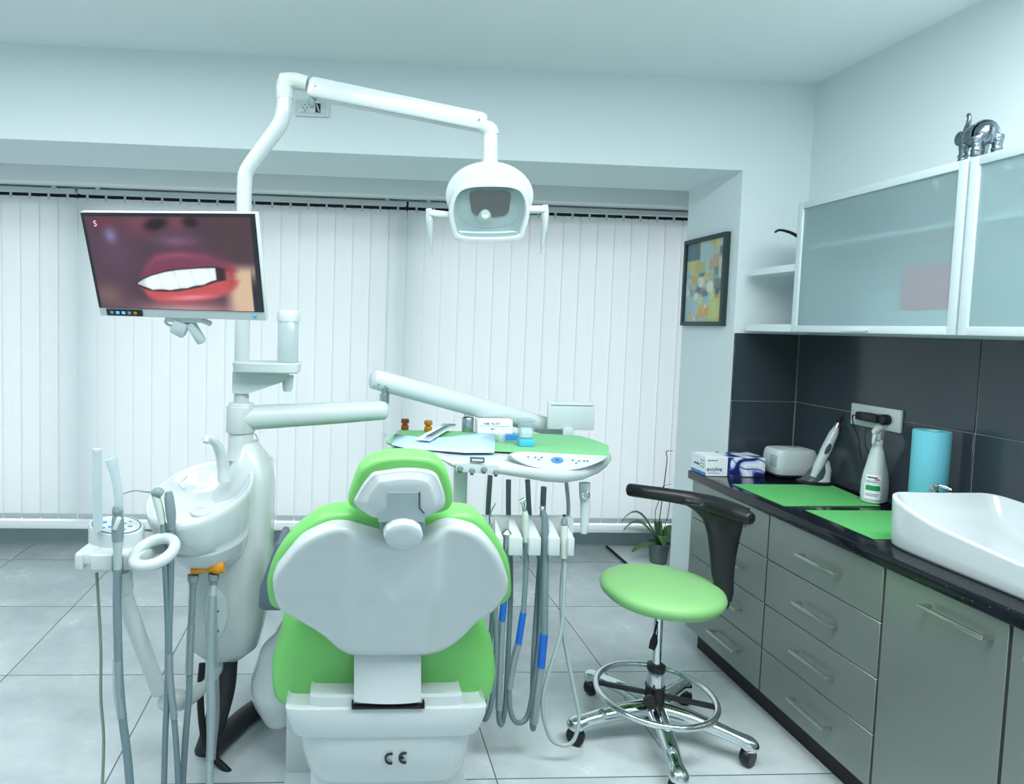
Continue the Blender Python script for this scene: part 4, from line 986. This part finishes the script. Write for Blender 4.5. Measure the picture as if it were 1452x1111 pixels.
# 1 syringe at the left
o = hp_thing('air_water_syringe','slim syringe with bent tip, leftmost in the tray holder beside the headrest',W(694,760,Y=YI))
G().tube([W(694,775,Y=YI),W(694,758,Y=YI),W(695,742,Y=YI)],[.010,.011,.008],12,4).build('body','grey',o)
G().tube([W(695,742,Y=YI),W(694,733,Y=YI),W(698,722,Y=YI),(W(703,713,Y=YI))],[.003,.0025,.002,.0015],8,5).build('tip','steel',o)
hose(o,[(694,775,YI),(699,820,YI),(703,880,YI),(703,940,YI),(696,1000,YI),(686,1017,YI+.02),(690,960,2.03),(699,860,2.06),(698,780,2.06),(692,735,2.06),(695,674,2.06)],.0085)
# 2 handpiece with wing cap
o = hp_thing('air_motor','metal air motor with flared cap, second from left in the holder',W(718,770,Y=YI))
G().lathe([(.007,-.03),(.0085,-.01),(.0085,.015),(.014,.018),(.016,.024),(.012,.030),(.005,.036)],W(718,766,Y=YI)).build('body','steel',o)
hose(o,[(718,772,YI),(719,800,YI),(716,842,YI)],.008)
G().tube([W(715.5,842,Y=YI),W(712,878,Y=YI)],.0105,14,1).build('blue_sleeve','blue',o)
hose(o,[(712,878,YI),(709,940,YI),(707,1010,YI),(711,1026,YI+.02),(717,995,1.97),(721,917,2.02),(724,840,2.05),(723,770,2.06),(721,730,2.06),(721,680,2.06)],.0085)
hose(o,[(712,880,YI-.001),(709,940,YI-.001),(707,1004,YI-.001)],.0115,'sleeve','film_sleeve')
# 3 turbine
o = hp_thing('turbine_handpiece','dental turbine with angled chrome head, middle of the holder',W(745,760,Y=YI))
G().tube([W(746,768,Y=YI),W(745.5,750,Y=YI),W(745,732,Y=YI),W(744,724,Y=YI)],[.009,.0105,.0105,.008],14,4).build('body','joint',o)
G().tube([W(744,725,Y=YI),W(742,716,Y=YI),W(740,711,Y=YI)],[.0075,.006,.0075],12,4).build('neck','chrome',o)
G().cyl(W(738,712,Y=YI),W(744.5,708,Y=YI),.0085).build('head','chrome',o)
hose(o,[(746,768,YI),(746,800,YI),(744,840,YI),(742,868,YI)],.0085)
G().tube([W(742,868,Y=YI),W(735,912,Y=YI)],.0105,14,1).build('blue_sleeve','blue',o)
hose(o,[(735,912,YI),(728,940,YI),(722,977,YI),(725,1012,YI),(735,1024,YI+.02),(749,1012,1.96),(759,957,2.0),(766,894,2.03),(766,800,2.05),(752,740,2.06),(748,680,2.06)],.0085)
hose(o,[(735,912,YI-.001),(728,938,YI-.001),(722,975,YI-.001)],.0115,'sleeve','film_sleeve')
# 4 handpiece
o = hp_thing('slow_handpiece','grey handpiece with film sleeve, second from right in the holder',W(771,760,Y=YI))
G().tube([W(773,775,Y=YI),W(773,752,Y=YI),W(772,733,Y=YI),W(769,722,Y=YI)],[.011,.012,.0105,.008],14,4).build('body','hose',o)
G().ell(W(769,720,Y=YI),(.010,.010,.008)).build('head','chrome',o)
hose(o,[(773,775,YI),(773,820,YI),(772,898,YI)],.011)
G().tube([W(771.5,898,Y=YI),W(767,945,Y=YI)],.013,14,1).build('blue_sleeve','blue',o)
hose(o,[(767,945,YI),(762,980,YI),(757,1027,YI),(755,1020,1.98),(757,930,2.03),(762,850,2.06),(768,760,2.06),(771,690,2.06)],.0095)
hose(o,[(767,945,YI-.001),(762,980,YI-.001),(757,1024,YI-.001)],.0135,'sleeve','film_sleeve')
# 5 scaler
o = hp_thing('ultrasonic_scaler','cream ultrasonic scaler with long looped thin cable, rightmost in the holder',W(800,770,Y=YI))
G().tube([W(800,790,Y=YI),W(800,766,Y=YI),W(800,744,Y=YI)],[.012,.0125,.011],16,4).build('body','bulb',o)
G().lathe([(.0105,0),(.0100,.012),(.006,.022),(.0055,.026)],W(800,743,Y=YI)).build('nose','grey',o); G().cyl(W(800,731.5,Y=YI),W(800,729.5,Y=YI),.0045).build('nose_ring','blackr',o)
hose(o,[(801,790,YI),(799,850,YI),(795,898,YI),(777,957,YI),(769,1000,YI),(779,1044,YI),(798,1056,YI),(814,1048,YI),(821,1016,YI+.01),(814,977,YI+.02),(799,898,1.96),(796,838,1.98),(803,760,2.05),(806,720,2.06),(803,684,2.06)],.0062,'hose_l')

# ================================================================== ASSISTANT CONSOLE (left)
YA = 1.74
con = thing('assistant_console','small white instrument console with oval key panel on a bent arm','console',W(172,800,Y=YA))
zt_ = W(150,785,Y=YA).z
pl_ = [W(x,y,Z=zt_) for x, y in ((106,784),(112,779),(128,767),(128,757),(150,750),(205,752),(245,756),(250,764),(222,772),(200,785),(170,786),(130,786))]
cb = G(); cb.prism([p-V((0,0,.030)) for p in pl_],(0,0,.030),.004)
def blk(x0, x1, y0, y1, Y, dpt): cb.span((W(x0,(y0+y1)/2,Y=Y).x,Y,W(x0,y1,Y=Y).z),(W(x1,(y0+y1)/2,Y=Y).x,Y+dpt,W(x0,y0,Y=Y).z),.006,3)
blk(105,117,785,809,YA-.005,.05); blk(127,160,786,810,YA-.008,.07); blk(173,199,786,809,YA-.008,.07); cb.build('console_body','white',con)
# raised oval panel
po = [W(165+40*math.cos(t)+3*math.sin(t),744+15*math.sin(t),Y=YA+.10-.06*math.sin(t)) for t in [2*PI*i/40 for i in range(40)]]
pc_ = sum(po,V())/40; pn = (po[0]-pc_).cross(po[10]-pc_).normalized(); pn = -pn if pn.z < 0 else pn
op = G().loft([[V((p.x,p.y,zt_-.025)) for p in po],[p-pn*.004 for p in po],[pc_+(p-pc_)*.97 for p in po],[pc_+(p-pc_)*.5+pn*.001 for p in po]]).build('panel_base','white',con)
rg_ = [pc_+(p-pc_)*.86+pn*.0015 for p in po]; g = G(); g.tube(rg_+[rg_[0]],.0013,6,1,caps=False); g.build('panel_outline','dgrey',op)
G().loft([[pc_+(p-pc_)*.85+pn*.0008 for p in po],[pc_+(p-pc_)*.85+pn*.0014 for p in po]]).build('key_panel','panel',op)
for dx, dy, m1, r in ((-.45,.2,'blue2',.010),(-.25,-.25,'blue2',.007),(-.5,-.35,'blue2',.006),(.32,.1,'greyink',.006),(.5,-.2,'greyink',.007),(.25,-.5,'greyink',.006),(.55,.3,'greyink',.005)):
    q = pc_+(po[0]-pc_)*dx*.95+(po[10]-pc_)*-dy*.95+pn*.0015; G().lathe([(r,0),(r*.9,.0012)],q,pn,12,1,.6).build('key',m1,op)
# ring for the cup
rcn = W(219,782,Y=YA+.005); g = G(); g.torus(rcn,.056,.016,(-.22,-.33,.92),1,.98,40,12); g.build('ring_holder','white',con)
G().tube([W(246,757,Z=zt_),W(252,754,Y=1.86),W(262,752,Y=1.95)],[.016,.014,.014],12,4).build('stub','white2',con)
# bent arm down to the unit
aa = [W(173,806,Y=YA+.04),W(176,835,Y=YA+.06)]; G().tube(aa,[.026,.026],16,1).build('arm_socket','white2',con)
G().tube([W(175,825,Y=YA+.06),W(178,850,Y=YA+.07),W(205,925,Y=YA+.12),W(226,980,Y=YA+.15)],[.024,.024,.0235,.023],16,5).build('upper_arm','white2',con)
G().ell(W(245,992,Y=YA+.17),(.050,.03,.03),Quaternion((0,1,0),-.25).to_matrix()).build('elbow','white2',con)
G().tube([W(252,998,Y=YA+.17),W(275,985,Y=YA+.21),W(302,955,Y=YA+.29),W(318,930,Y=YA+.34)],[.021,.021,.021,.021],16,5).build('lower_arm','white2',con)

def ins(name, label, base): return thing(name,label,'suction tool',base,'instruments in the assistant console')
# clear rod
o = tag(G().tube([W(138,638,Y=YA+.05),W(138,690,Y=YA+.05),W(139,752,Y=YA+.05)],[.0115,.0125,.0125],16,4).build('saliva_ejector','milky'),'long milky plastic sleeve standing upright at the left of the console','suction tool')
G().cyl(W(138,640,Y=YA+.05),W(138,636,Y=YA+.05),.0125,.0125,16).build('cap','panel',o)
YB_ = YA-.02
o = ins('suction_handpiece','grey high-volume suction handpiece with white tip in the front slot',W(167,790,Y=YB_))
G().tube([W(169,724,Y=YB_),W(168,700,Y=YB_),W(163,672,Y=YB_),W(157,650,Y=YB_)],[.0115,.0115,.012,.016],16,5).build('tip','milky',o)
G().lathe([(.0125,0),(.0145,.003),(.0145,.012),(.0125,.016),(.0125,.02)],W(167,728,Y=YB_)).build('collar','grey',o)
bd_ = G().tube([W(167,766,Y=YB_),W(167,752,Y=YB_),W(167,738,Y=YB_),W(167,727,Y=YB_)],[.0145,.016,.0155,.012],16,4).build('body','grey',o)
G().box(W(166,742,Y=YB_-.014),(.012,.012,.036),.003,Quaternion((0,1,0),.35).to_matrix()).build('valve_lever','white2',bd_)
G().tube([W(167,765,Y=YB_),W(167,790,Y=YB_),W(167,812,Y=YB_)],[.0135,.011,.0105],14,4).build('hose_tail','hose_l',o)
hose(o,[(167,806,YB_),(166,850,YB_),(167,900,YB_),(169,960,YB_),(174,1020,YB_),(181,1075,YB_),(188,1162,YB_)],.0115)
hose(o,[(167,935,YB_-.001),(168,980,YB_-.001),(173,1015,YB_-.001)],.0135,'sleeve','film_sleeve')
o = ins('three_way_syringe','grey three-way syringe with long bent steel needle beside the bowl',W(231,735,Y=YA+.06))
yy = YA+.06
G().tube([W(230,742,Y=yy),W(227,725,Y=yy),W(222,706,Y=yy),W(219,697,Y=yy)],[.010,.0115,.0115,.010],14,4).build('body','joint',o)
G().tube([W(216,700,Y=yy),W(224,698,Y=yy),W(230,701,Y=yy)],[.011,.0155,.012],12,4).build('head','grey',o)
G().tube([W(217,698,Y=yy),W(204,697,Y=yy),W(190,695.5,Y=yy),W(172,701,Y=yy)],[.0024,.002,.0018,.0014],8,4).build('needle','steel',o)
hose(o,[(231,740,yy),(233,780,yy),(236,840,yy),(238,900,yy),(237,980,yy),(234,1050,yy-.01),(232,1140,yy-.02)],.0085)
o = ins('suction_handpiece','slim grey suction handpiece standing right of the bent needle',W(242,745,Y=yy))
G().tube([W(244,750,Y=yy),W(242,725,Y=yy),W(240,708,Y=yy),W(239,697,Y=yy)],[.0105,.0145,.0135,.010],14,4).build('body','grey',o)
hose(o,[(244,748,yy),(243,780,yy),(242,840,yy),(240,900,yy),(241,960,yy),(247,1020,yy-.01),(251,1075,yy-.02),(254,1140,yy-.02)],.0085)
hose(o,[(240,925,yy-.001),(241,960,yy-.001),(247,1018,yy-.011)],.0108,'sleeve','film_sleeve')
# hoses from the amber couplings
o = tag(G().tube([W(274,828,Y=1.90),W(272,870,Y=1.89),W(269,930,Y=1.87),(W(268,985,Y=1.85)),W(263,1045,Y=1.82),W(257,1140,Y=1.80)],.0095,12,8).build('suction_hose','hose'),'grey suction hose falling from the left end of the amber coupling','hose','hoses under the amber coupling')
G().tube([W(271,885,Y=1.884),W(269,930,Y=1.869),W(268,955,Y=1.859)],.012,12,4).build('film_sleeve','sleeve',o)
o = tag(G().tube([W(303,826,Y=1.90),W(300,870,Y=1.88),W(299,930,Y=1.86),(W(299,1000,Y=1.84)),W(298,1060,Y=1.82),W(297,1140,Y=1.80)],.0105,12,8).build('suction_hose','hose_l'),'grey film-wrapped hose falling from the right end of the amber coupling','hose','hoses under the amber coupling')
G().tube([W(301,845,Y=1.885),W(300,900,Y=1.868),W(301,960,Y=1.85),W(302,1010,Y=1.834),W(299,1075,Y=1.816)],[.014,.018,.020,.019,.014],12,5).build('film_sleeve','sleeve',o)
tag(G().tube([W(137,812,Y=YA+.03),W(140,860,Y=YA+.03),W(143,920,Y=YA+.02),W(143,990,Y=YA+.02),W(147,1050,Y=YA+.01),W(144,1140,Y=YA)],.0045,8,8).build('thin_cable','taupe'),'thin taupe cable dropping from the far left of the console','cable')

# ================================================================== DENTAL CHAIR
chair = thing('dental_chair','green vinyl dental chair with white shell seen from behind, CE mark on its base','dental chair',(.12,1.85,0))
bn = V((0,-.93,-.37)).normalized(); P0 = V((.13,1.545,.75))
sh = [(387,832),(388,815),(401,795),(427,766),(462,748),(489,745),(515,750),(542,757),(569,761),(596,757),(622,746),(648,743.5),(679,754),(705,783),(718,812),(720,835),(702,861),(679,877),(660,896),(640,912),(618,922),(595,925),(548,926),(502,925),(480,917),(454,895),(418,873),(394,858)]
SP = [WP(x,y,P0,bn) for x, y in sh]
scx = sum((p.x for p in SP))/len(SP)
def ridge(q, sc):
    t = abs(q.x-scx-.0)/.115; return .016*max(0,1-max(0,(t-.55)/.45))*(1 if sc < .93 else max(0,(1-sc)/.07))
lv = [(.97,-.045),(.995,-.03),(1,-.015),(1,-.004),(.99,.006),(.97,.013)]+[(.97-.05*i,.013+.030*(1-math.cos(PI/2*i/19))) for i in range(1,19)]+[(.02,.043)]
def ridge_s(q, sc):
    x = abs(q.x-scx); t = min(1,max(0,(.125-x)/.03)); t = t*t*(3-2*t); e = min(1,max(0,(.985-sc)/.10)); return .012*t*e
G().pillow(SP,bn,lv,5,ridge_s).build('backrest_shell','white',chair,80)
cu = [(379,823),(386,797),(400,772),(420,751),(454,728),(493,722),(515,725),(540,731),(569,733),(597,731),(639,723.5),(675,728),(701,757),(719,790),(724,819),(722,842),(700,858),(660,885),(600,905),(548,910),(500,905),(440,880),(400,860),(383,850)]
P1 = P0-bn*.045
CP = [WP(x,y,P1,bn) for x, y in cu]
G().pillow(CP,bn,[(.3,-.075),(.7,-.07),(.9,-.055),(.97,-.038),(.995,-.018),(1,0),(.99,.014),(.96,.022),(.90,.025)],4).build('backrest_cushion','green',chair,70)
# headrest
hn2 = V((0,-.96,-.28)).normalized(); H0 = V((.14,1.43,1.02))
ho = [(494,706),(496,692),(502,675),(511,657),(525,647),(541,642),(563,639.5),(588,640),(612,643.5),(628,655),(637,676),(640.5,697),(639,708),(630,717),(600,722),(566,724),(530,722),(503,714)]
HO = [WP(x,y,H0-hn2*.03,hn2) for x, y in ho]
G().pillow(HO,hn2,[(.3,-.045),(.7,-.04),(.9,-.03),(.97,-.018),(1,0),(1,.012),(.985,.022),(.95,.028),(.88,.03)],4).build('headrest_cushion','green',chair,70)
hs = [(502,712),(506,700),(514,686),(521,677),(529,669),(541,667),(565,663.5),(588,663),(612,667),(622,677),(630,700),(631,712),(626,719),(612,727),(602,731),(570,733),(533,732),(518,726)]
HS = [WP(x,y,H0,hn2) for x, y in hs]
G().pillow(HS,hn2,[(.98,-.02),(1,-.006),(1,0),(.985,.006),(.96,.009),(.88,.0105),(.76,.020),(.72,.0215),(.4,.022)],3).build('headrest_shell','white',chair,40)
H1 = H0+hn2*.024
hb_ = G().prism([WP(x,y,H1,hn2) for x, y in ((550,698),(595,698),(595,718),(604,727),(602,740),(537,740),(535,727),(550,720))],-hn2*.02).build('headrest_bracket','bracket',chair)
G().prism([WP(x,y,H1+hn2*.0004,hn2) for x, y in ((593.5,698),(596,698),(596,719),(602,727),(600,728),(593.5,720))],-hn2*.004).build('bracket_slot','dgrey',hb_)
kc = WP(571,752,H1,hn2); ka = V((0,-.97,-.24)).normalized()
kn = G(); R_ = []
for k, f in ((1,-.03),(1,.018),(.97,.024),(.88,.026),(.5,.0262)):
    R_.append([kc+V((1,0,0))*.0445*k*math.cos(t)*(1+.012*math.cos(12*t))+V((0,-.24,.97))*.033*k*math.sin(t)*(1+.012*math.cos(12*t))+ka*f for t in [2*PI*i/72 for i in range(72)]])
kn.loft(R_).build('headrest_knob','panel',chair,35)
gk = G(); gk.loft([[kc+V((1,0,0))*.053*k*math.cos(t)+V((0,-.24,.97))*.041*k*math.sin(t)+V((0,0,.008))+ka*f for t in [2*PI*i/48 for i in range(48)]] for k, f in ((1,-.035),(1,-.006),(.96,-.002),(.5,-.002))]).build('knob_collar','grey',chair)
G().tube([kc+V((0,.04,.02)),kc+V((0,.09,-.01)),kc+V((0,.125,-.09))],[.026,.024,.022],14,4).build('headrest_stem','steel',chair)
# seat (rear rolls and the cushion running forward)
YS = 1.72
so = [(384,952),(388,925),(397,900),(403,872),(425,858),(470,850),(545,848),(620,850),(662,858),(681,876),(697,903),(704,945),(702,965),(697,982),(684,991),(668,991),(659,984),(652,975),(597,971),(545,973),(502,974),(462,976),(442,981),(433,992),(406,994),(390,988),(385,970)]
SO = [W(x,y,Y=YS) for x, y in so]
G().pillow(SO,(0,-1,0),[(.94,-.30),(.98,-.2),(1,-.06),(1,-.02),(.985,.008),(.955,.026),(.90,.040),(.78,.050),(.5,.054),(.1,.055)],3).build('seat_back_roll','green',chair,75)
sx0, sx1 = W(420,900,Y=2.1).x, W(672,900,Y=2.1).x
def sr(y, hw, z0, z1, e=4): return [V(((sx0+sx1)/2+a*hw,y,(z0+z1)/2+b*(z1-z0)/2)) for a, b in superell(1,1,e,32)]
hw = (sx1-sx0)/2*.9
G().loft([sr(1.98,hw,.40,.56),sr(2.10,hw,.40,.52),sr(2.35,hw,.40,.50),sr(2.6,hw*.95,.39,.49),sr(2.85,hw*.85,.37,.46),sr(3.05,hw*.75,.34,.42),sr(3.12,hw*.55,.34,.40)]).build('seat_cushion','green',chair,70)
G().loft([sr(1.95,hw*.9,.30,.41),sr(2.5,hw*.85,.31,.40),sr(3.0,hw*.6,.32,.36)]).build('seat_pan','white',chair,60)
# white bracket between shell and base
br = G(); R_ = []
for x0, x1, y, Y in ((505,594,900,1.645),(502,597,925,1.628),(502,597,945,1.612),(502,597,970,1.598),(502,597,984,1.590),(502,597,994,1.585)):
    a, b = W(x0,y,Y=Y), W(x1,y,Y=Y); n = 10
    fr = [a.lerp(b,i/n)+V((0,-.012*math.sin(PI*i/n)**.6,0)) for i in range(n+1)]; R_.append(fr+[p+V((0,.03,0)) for p in reversed(fr)])
br.loft(R_).build('back_support','white',chair,50)
# base cover
def br_(x0, x1, y, Yf, Yb, e=7): return sp(x0,x1,y,Yf+.01,(Yb-Yf)/2,(Yf+Yb)/2,e,56)
base = G().loft([br_(440,655,1104,1.625,2.0),br_(432,663,1094,1.61,2.0),br_(424,670,1068,1.60,2.0),br_(419,675,1046,1.598,2.0),br_(416,678,1038,1.597,2.0)]).build('base_cover','white',chair,50)
G().loft([br_(417,677,1041,1.593,1.69,6),br_(411,683,1034,1.588,1.69,6),br_(405,690,1014,1.583,1.69,8),br_(404,691,1002,1.588,1.69,10),br_(406,689,996,1.60,1.69,10),br_(412,683,994,1.62,1.69,10)]).build('base_lip','white',chair,50)
G().loft([br_(438,657,1002,1.595,1.69,10),br_(439,656,985,1.600,1.69,10),br_(441,654,980,1.608,1.69,10),br_(448,647,977,1.625,1.69,10)]).build('base_step','white',chair,45)
a, b = W(499,997,Y=1.605), W(600,997,Y=1.605); G().span((a.x,1.5805,a.z-.0005),(b.x,1.66,a.z+.0045),.001).span((a.x-.001,1.580,a.z),(a.x+.003,1.62,a.z+.014)).span((b.x-.003,1.580,a.z),(b.x+.001,1.62,a.z+.014)).build('support_slot','blackr',chair)
yf = 1.5985
ce_o = W(561,1074,Y=yf)
# CE mark drawn as the two open arcs of the emblem
def arcband(cx, cz, ro, ri, a0, a1, n=18):
    g_ = G(); out = [V((cx+ro*math.cos(a0+(a1-a0)*i/n),yf-.004,cz+ro*math.sin(a0+(a1-a0)*i/n))) for i in range(n+1)]; inn = [V((cx+ri*math.cos(a0+(a1-a0)*i/n),yf-.004,cz+ri*math.sin(a0+(a1-a0)*i/n))) for i in range(n+1)]
    rings = [[o_,i_,i_+V((0,.006,0)),o_+V((0,.006,0))] for o_, i_ in zip(out,inn)]; return g_.loft(rings)
ro = .0150
cx1, cx2 = W(553.5,1075,Y=yf).x, W(573.2,1074,Y=yf).x; cz_ = ce_o.z
arcband(cx1,cz_-.001,ro,ro*.74,PI*.37,PI*1.63).build('mark_letter','ink',chair)
g_ = arcband(cx2,cz_+.0005,ro,ro*.74,PI*.37,PI*1.63); g_.span((cx2-ro*.9,yf-.004,cz_-.0015),(cx2-ro*.1,yf+.002,cz_+.0022)); g_.build('mark_letter','ink',chair)
G().span((W(440,1105,Y=1.66).x,1.66,.02),(W(632,1105,Y=1.66).x,2.0,.24),.012).build('pedestal','white2',chair)
a = W(405,1060,Y=1.88); G().span((a.x,1.88,.0),(a.x+.30,2.35,.24),.008).build('lift_column','white2',chair)
G().span((a.x-.0,1.70,.0),(a.x+.55,2.6,.022),.006).build('floor_plate','panel',chair)
# bulging side cover and armrest
YC = 2.0
G().tube([W(x,y,Y=YC) for x, y in ((418,872),(413,900),(402,935),(398,970),(406,1000),(418,1020))],[.03,.05,.082,.096,.080,.03],24,6,((0,1,0),1.2)).build('side_cover','white',chair,70)
ao = [W(x,y,Y=1.76) for x, y in ((391,771),(400,771),(404,850),(398,866),(372,866),(366,860),(368,834))]
G().prism(ao,(0,.22,-.02),.006).build('armrest','slate',chair)

# ================================================================== STOOL
ctr = V((1.083,2.055,0)); st = thing('saddle_stool','round green swivel stool with black torso rest and chrome foot ring','stool',ctr)
zs_ = W(940,826,Y=2.055).z
G().lathe([(.06,-.062),(.15,-.060),(.180,-.052),(.196,-.036),(.200,-.022),(.196,-.010),(.182,-.001),(.15,.004),(.08,.006),(.001,.006)],ctr+V((.004,0,zs_)),seg=64).build('seat','greenl',st,70)
G().lathe([(.001,-.085),(.05,-.085),(.055,-.075),(.055,-.06)],ctr+V((0,0,zs_)),seg=24).build('seat_plate','black',st)
zm = W(930,955,Y=2.055).z
G().cyl(ctr+V((0,0,zm-.05)),ctr+V((0,0,zs_-.07)),.0145).build('gas_piston','chrome',st)
zc1 = W(930,945,Y=2.055).z
G().lathe([(.030,.10),(.029,.11),(.026,zc1-.01),(.026,zc1)],ctr).build('column','chrome',st)
G().lathe([(.0285,zc1-.012),(.030,zc1-.008),(.030,zc1+.008),(.018,zc1+.012)],ctr).build('column_cap','black',st)
zr_ = W(930,982,Y=2.055).z
G().lathe([(.036,.075),(.042,.09),(.033,.12),(.031,zr_+.02),(.033,zr_+.022),(.033,zr_+.028)],ctr).build('hub','black',st)
G().torus(ctr+V((0,0,zr_)),.192,.0105,n=72,seg=12).build('foot_ring','chrome',st)
dr = V((math.cos(-.42),math.sin(-.42),0))
G().box(ctr+V((0,0,zr_-.004)),(.372,.020,.014),.004,Quaternion((0,0,1),-.42).to_matrix()).build('ring_spoke','black',st)
G().lathe([(.008,0),(.010,.012),(.020,.018),(.023,.034),(.018,.044)],ctr+V((-.022,-.028,zr_)),(-.6,-.75,0),20).build('ring_knob','black',st)
lv_ = W(929,895,Y=2.03); G().tube([W(933,878,Y=2.05),W(930,890,Y=2.03),W(927,903,Y=2.02)],[.003,.004,.004],8,3).build('lever_rod','black',st); G().tube([W(929,899,Y=2.02),W(927,910,Y=2.015),W(924,920,Y=2.01)],[.008,.014,.012],12,4,((0,1,0),.4)).build('lever_paddle','blackr',st)
for k in range(5):
    an = math.radians(258+72*k); d = V((math.cos(an),math.sin(an),0)); r = .285
    g = G(); g.tube([ctr+d*.025+V((0,0,.108)),ctr+d*.09+V((0,0,.106)),ctr+d*.17+V((0,0,.096)),ctr+d*.245+V((0,0,.082)),ctr+d*.285+V((0,0,.070)),ctr+d*.292+V((0,0,.056))],[.034,.031,.027,.024,.030,.025],16,6,((0,0,1),.8)); lg = g.build('base_leg','chrome',st,70)
    p = ctr+d*r; s_ = V((-d.y,d.x,0)); ang = -PI/2+(.55 if k % 2 else -.6); w_ = V((math.cos(ang),math.sin(ang),0))
    cs = G(); cs.lathe([(.006,-.016),(.026,-.016),(.030,-.011),(.030,.011),(.026,.016),(.006,.016)],p+V((0,0,.0302)),w_,24); cs.build('caster','black',st)
    G().cyl(p+V((0,0,.045)),p+V((0,0,.062)),.008).build('caster_stem','steel',st)
# torso rest
g = G(); Zb = .82
P_ = [W(893,694,Z=Zb-.005),W(915,697,Z=Zb),W(950,702,Z=Zb),W(985,708,Z=Zb-.003),W(1015,716,Z=Zb-.006),W(1045,727,Z=Zb-.01),W(1064,735,Z=Zb-.014)]
g.tube([P_[0]+(P_[0]-P_[1])*.12]+P_+[P_[-1]+(P_[-1]-P_[-2])*.15],[.012,.0245,.0245,.025,.027,.031,.031,.022,.010],20,5)
tr = []
ymid = P_[4].y
for xl, xr, y, Y, th in ((972,1058,716,P_[4].y+.01,.020),(988,1052,726,P_[4].y+.02,.024),(1000,1050,738,P_[4].y+.02,.024),(1006,1046,758,2.06,.022),(1009,1041,785,2.05,.020),(1011,1038,815,2.04,.019),(1016,1038,838,2.03,.018),(1024,1036,852,2.025,.014)):
    a, b = W(xl,y,Y=Y), W(xr,y,Y=Y); c_ = (a+b)/2; hw_ = (b-a).length/2; tr.append([c_+V((hw_*x,th*yy2-.25*hw_*x,0)) for x, yy2 in superell(1,1,2.6,28)])
g.loft(tr); g.build('torso_rest','black',st,remesh=.005,smooth=8)
q = W(1030,850,Y=2.03); G().tube([q,q+V((-.01,.01,-.03)),ctr+V((.10,0,zs_-.072)),ctr+V((.03,0,zs_-.076))],[.012,.012,.012,.012],12,5).build('rest_bracket','black',st)

# ================================================================== LIGHT
w = bpy.data.worlds.new('sky'); bpy.context.scene.world = w; w.use_nodes = True
bg = w.node_tree.nodes['Background']; bg.inputs[0].default_value = (1,.985,1,1); bg.inputs[1].default_value = 2.3
def area(name, loc, rot, sx, sy, e, c=(1,1,1)):
    l = bpy.data.lights.new(name,'AREA'); l.shape = 'RECTANGLE'; l.size = sx; l.size_y = sy; l.energy = e; l.color = c
    o = bpy.data.objects.new(name,l); C.objects.link(o); o.location = loc; o.rotation_euler = rot; return o
cl = (.95,.99,1.0)
for lx, ly, en in ((-1.8,1.0,18),(.2,.9,30),(1.25,.95,38),(-1.1,1.5,19)):
    area('ceiling_lamp',(lx,ly,2.47),(0,0,0),1.2,.6,en,cl)
area('rear_fill_light',(-.4,-2.5,1.5),(PI/2,0,0),3.6,1.9,8,cl)  # added fill light at the rear wall, no window there
sc = bpy.context.scene
sc.view_settings.view_transform = 'Standard'; sc.view_settings.look = 'None'; sc.view_settings.gamma = 1; sc.view_settings.exposure = .13; sc.view_settings.use_curve_mapping = False
sc.cycles.max_bounces = 10; sc.cycles.diffuse_bounces = 6; sc.cycles.transparent_max_bounces = 16; sc.cycles.transmission_bounces = 8
sc.cycles.use_denoising = True
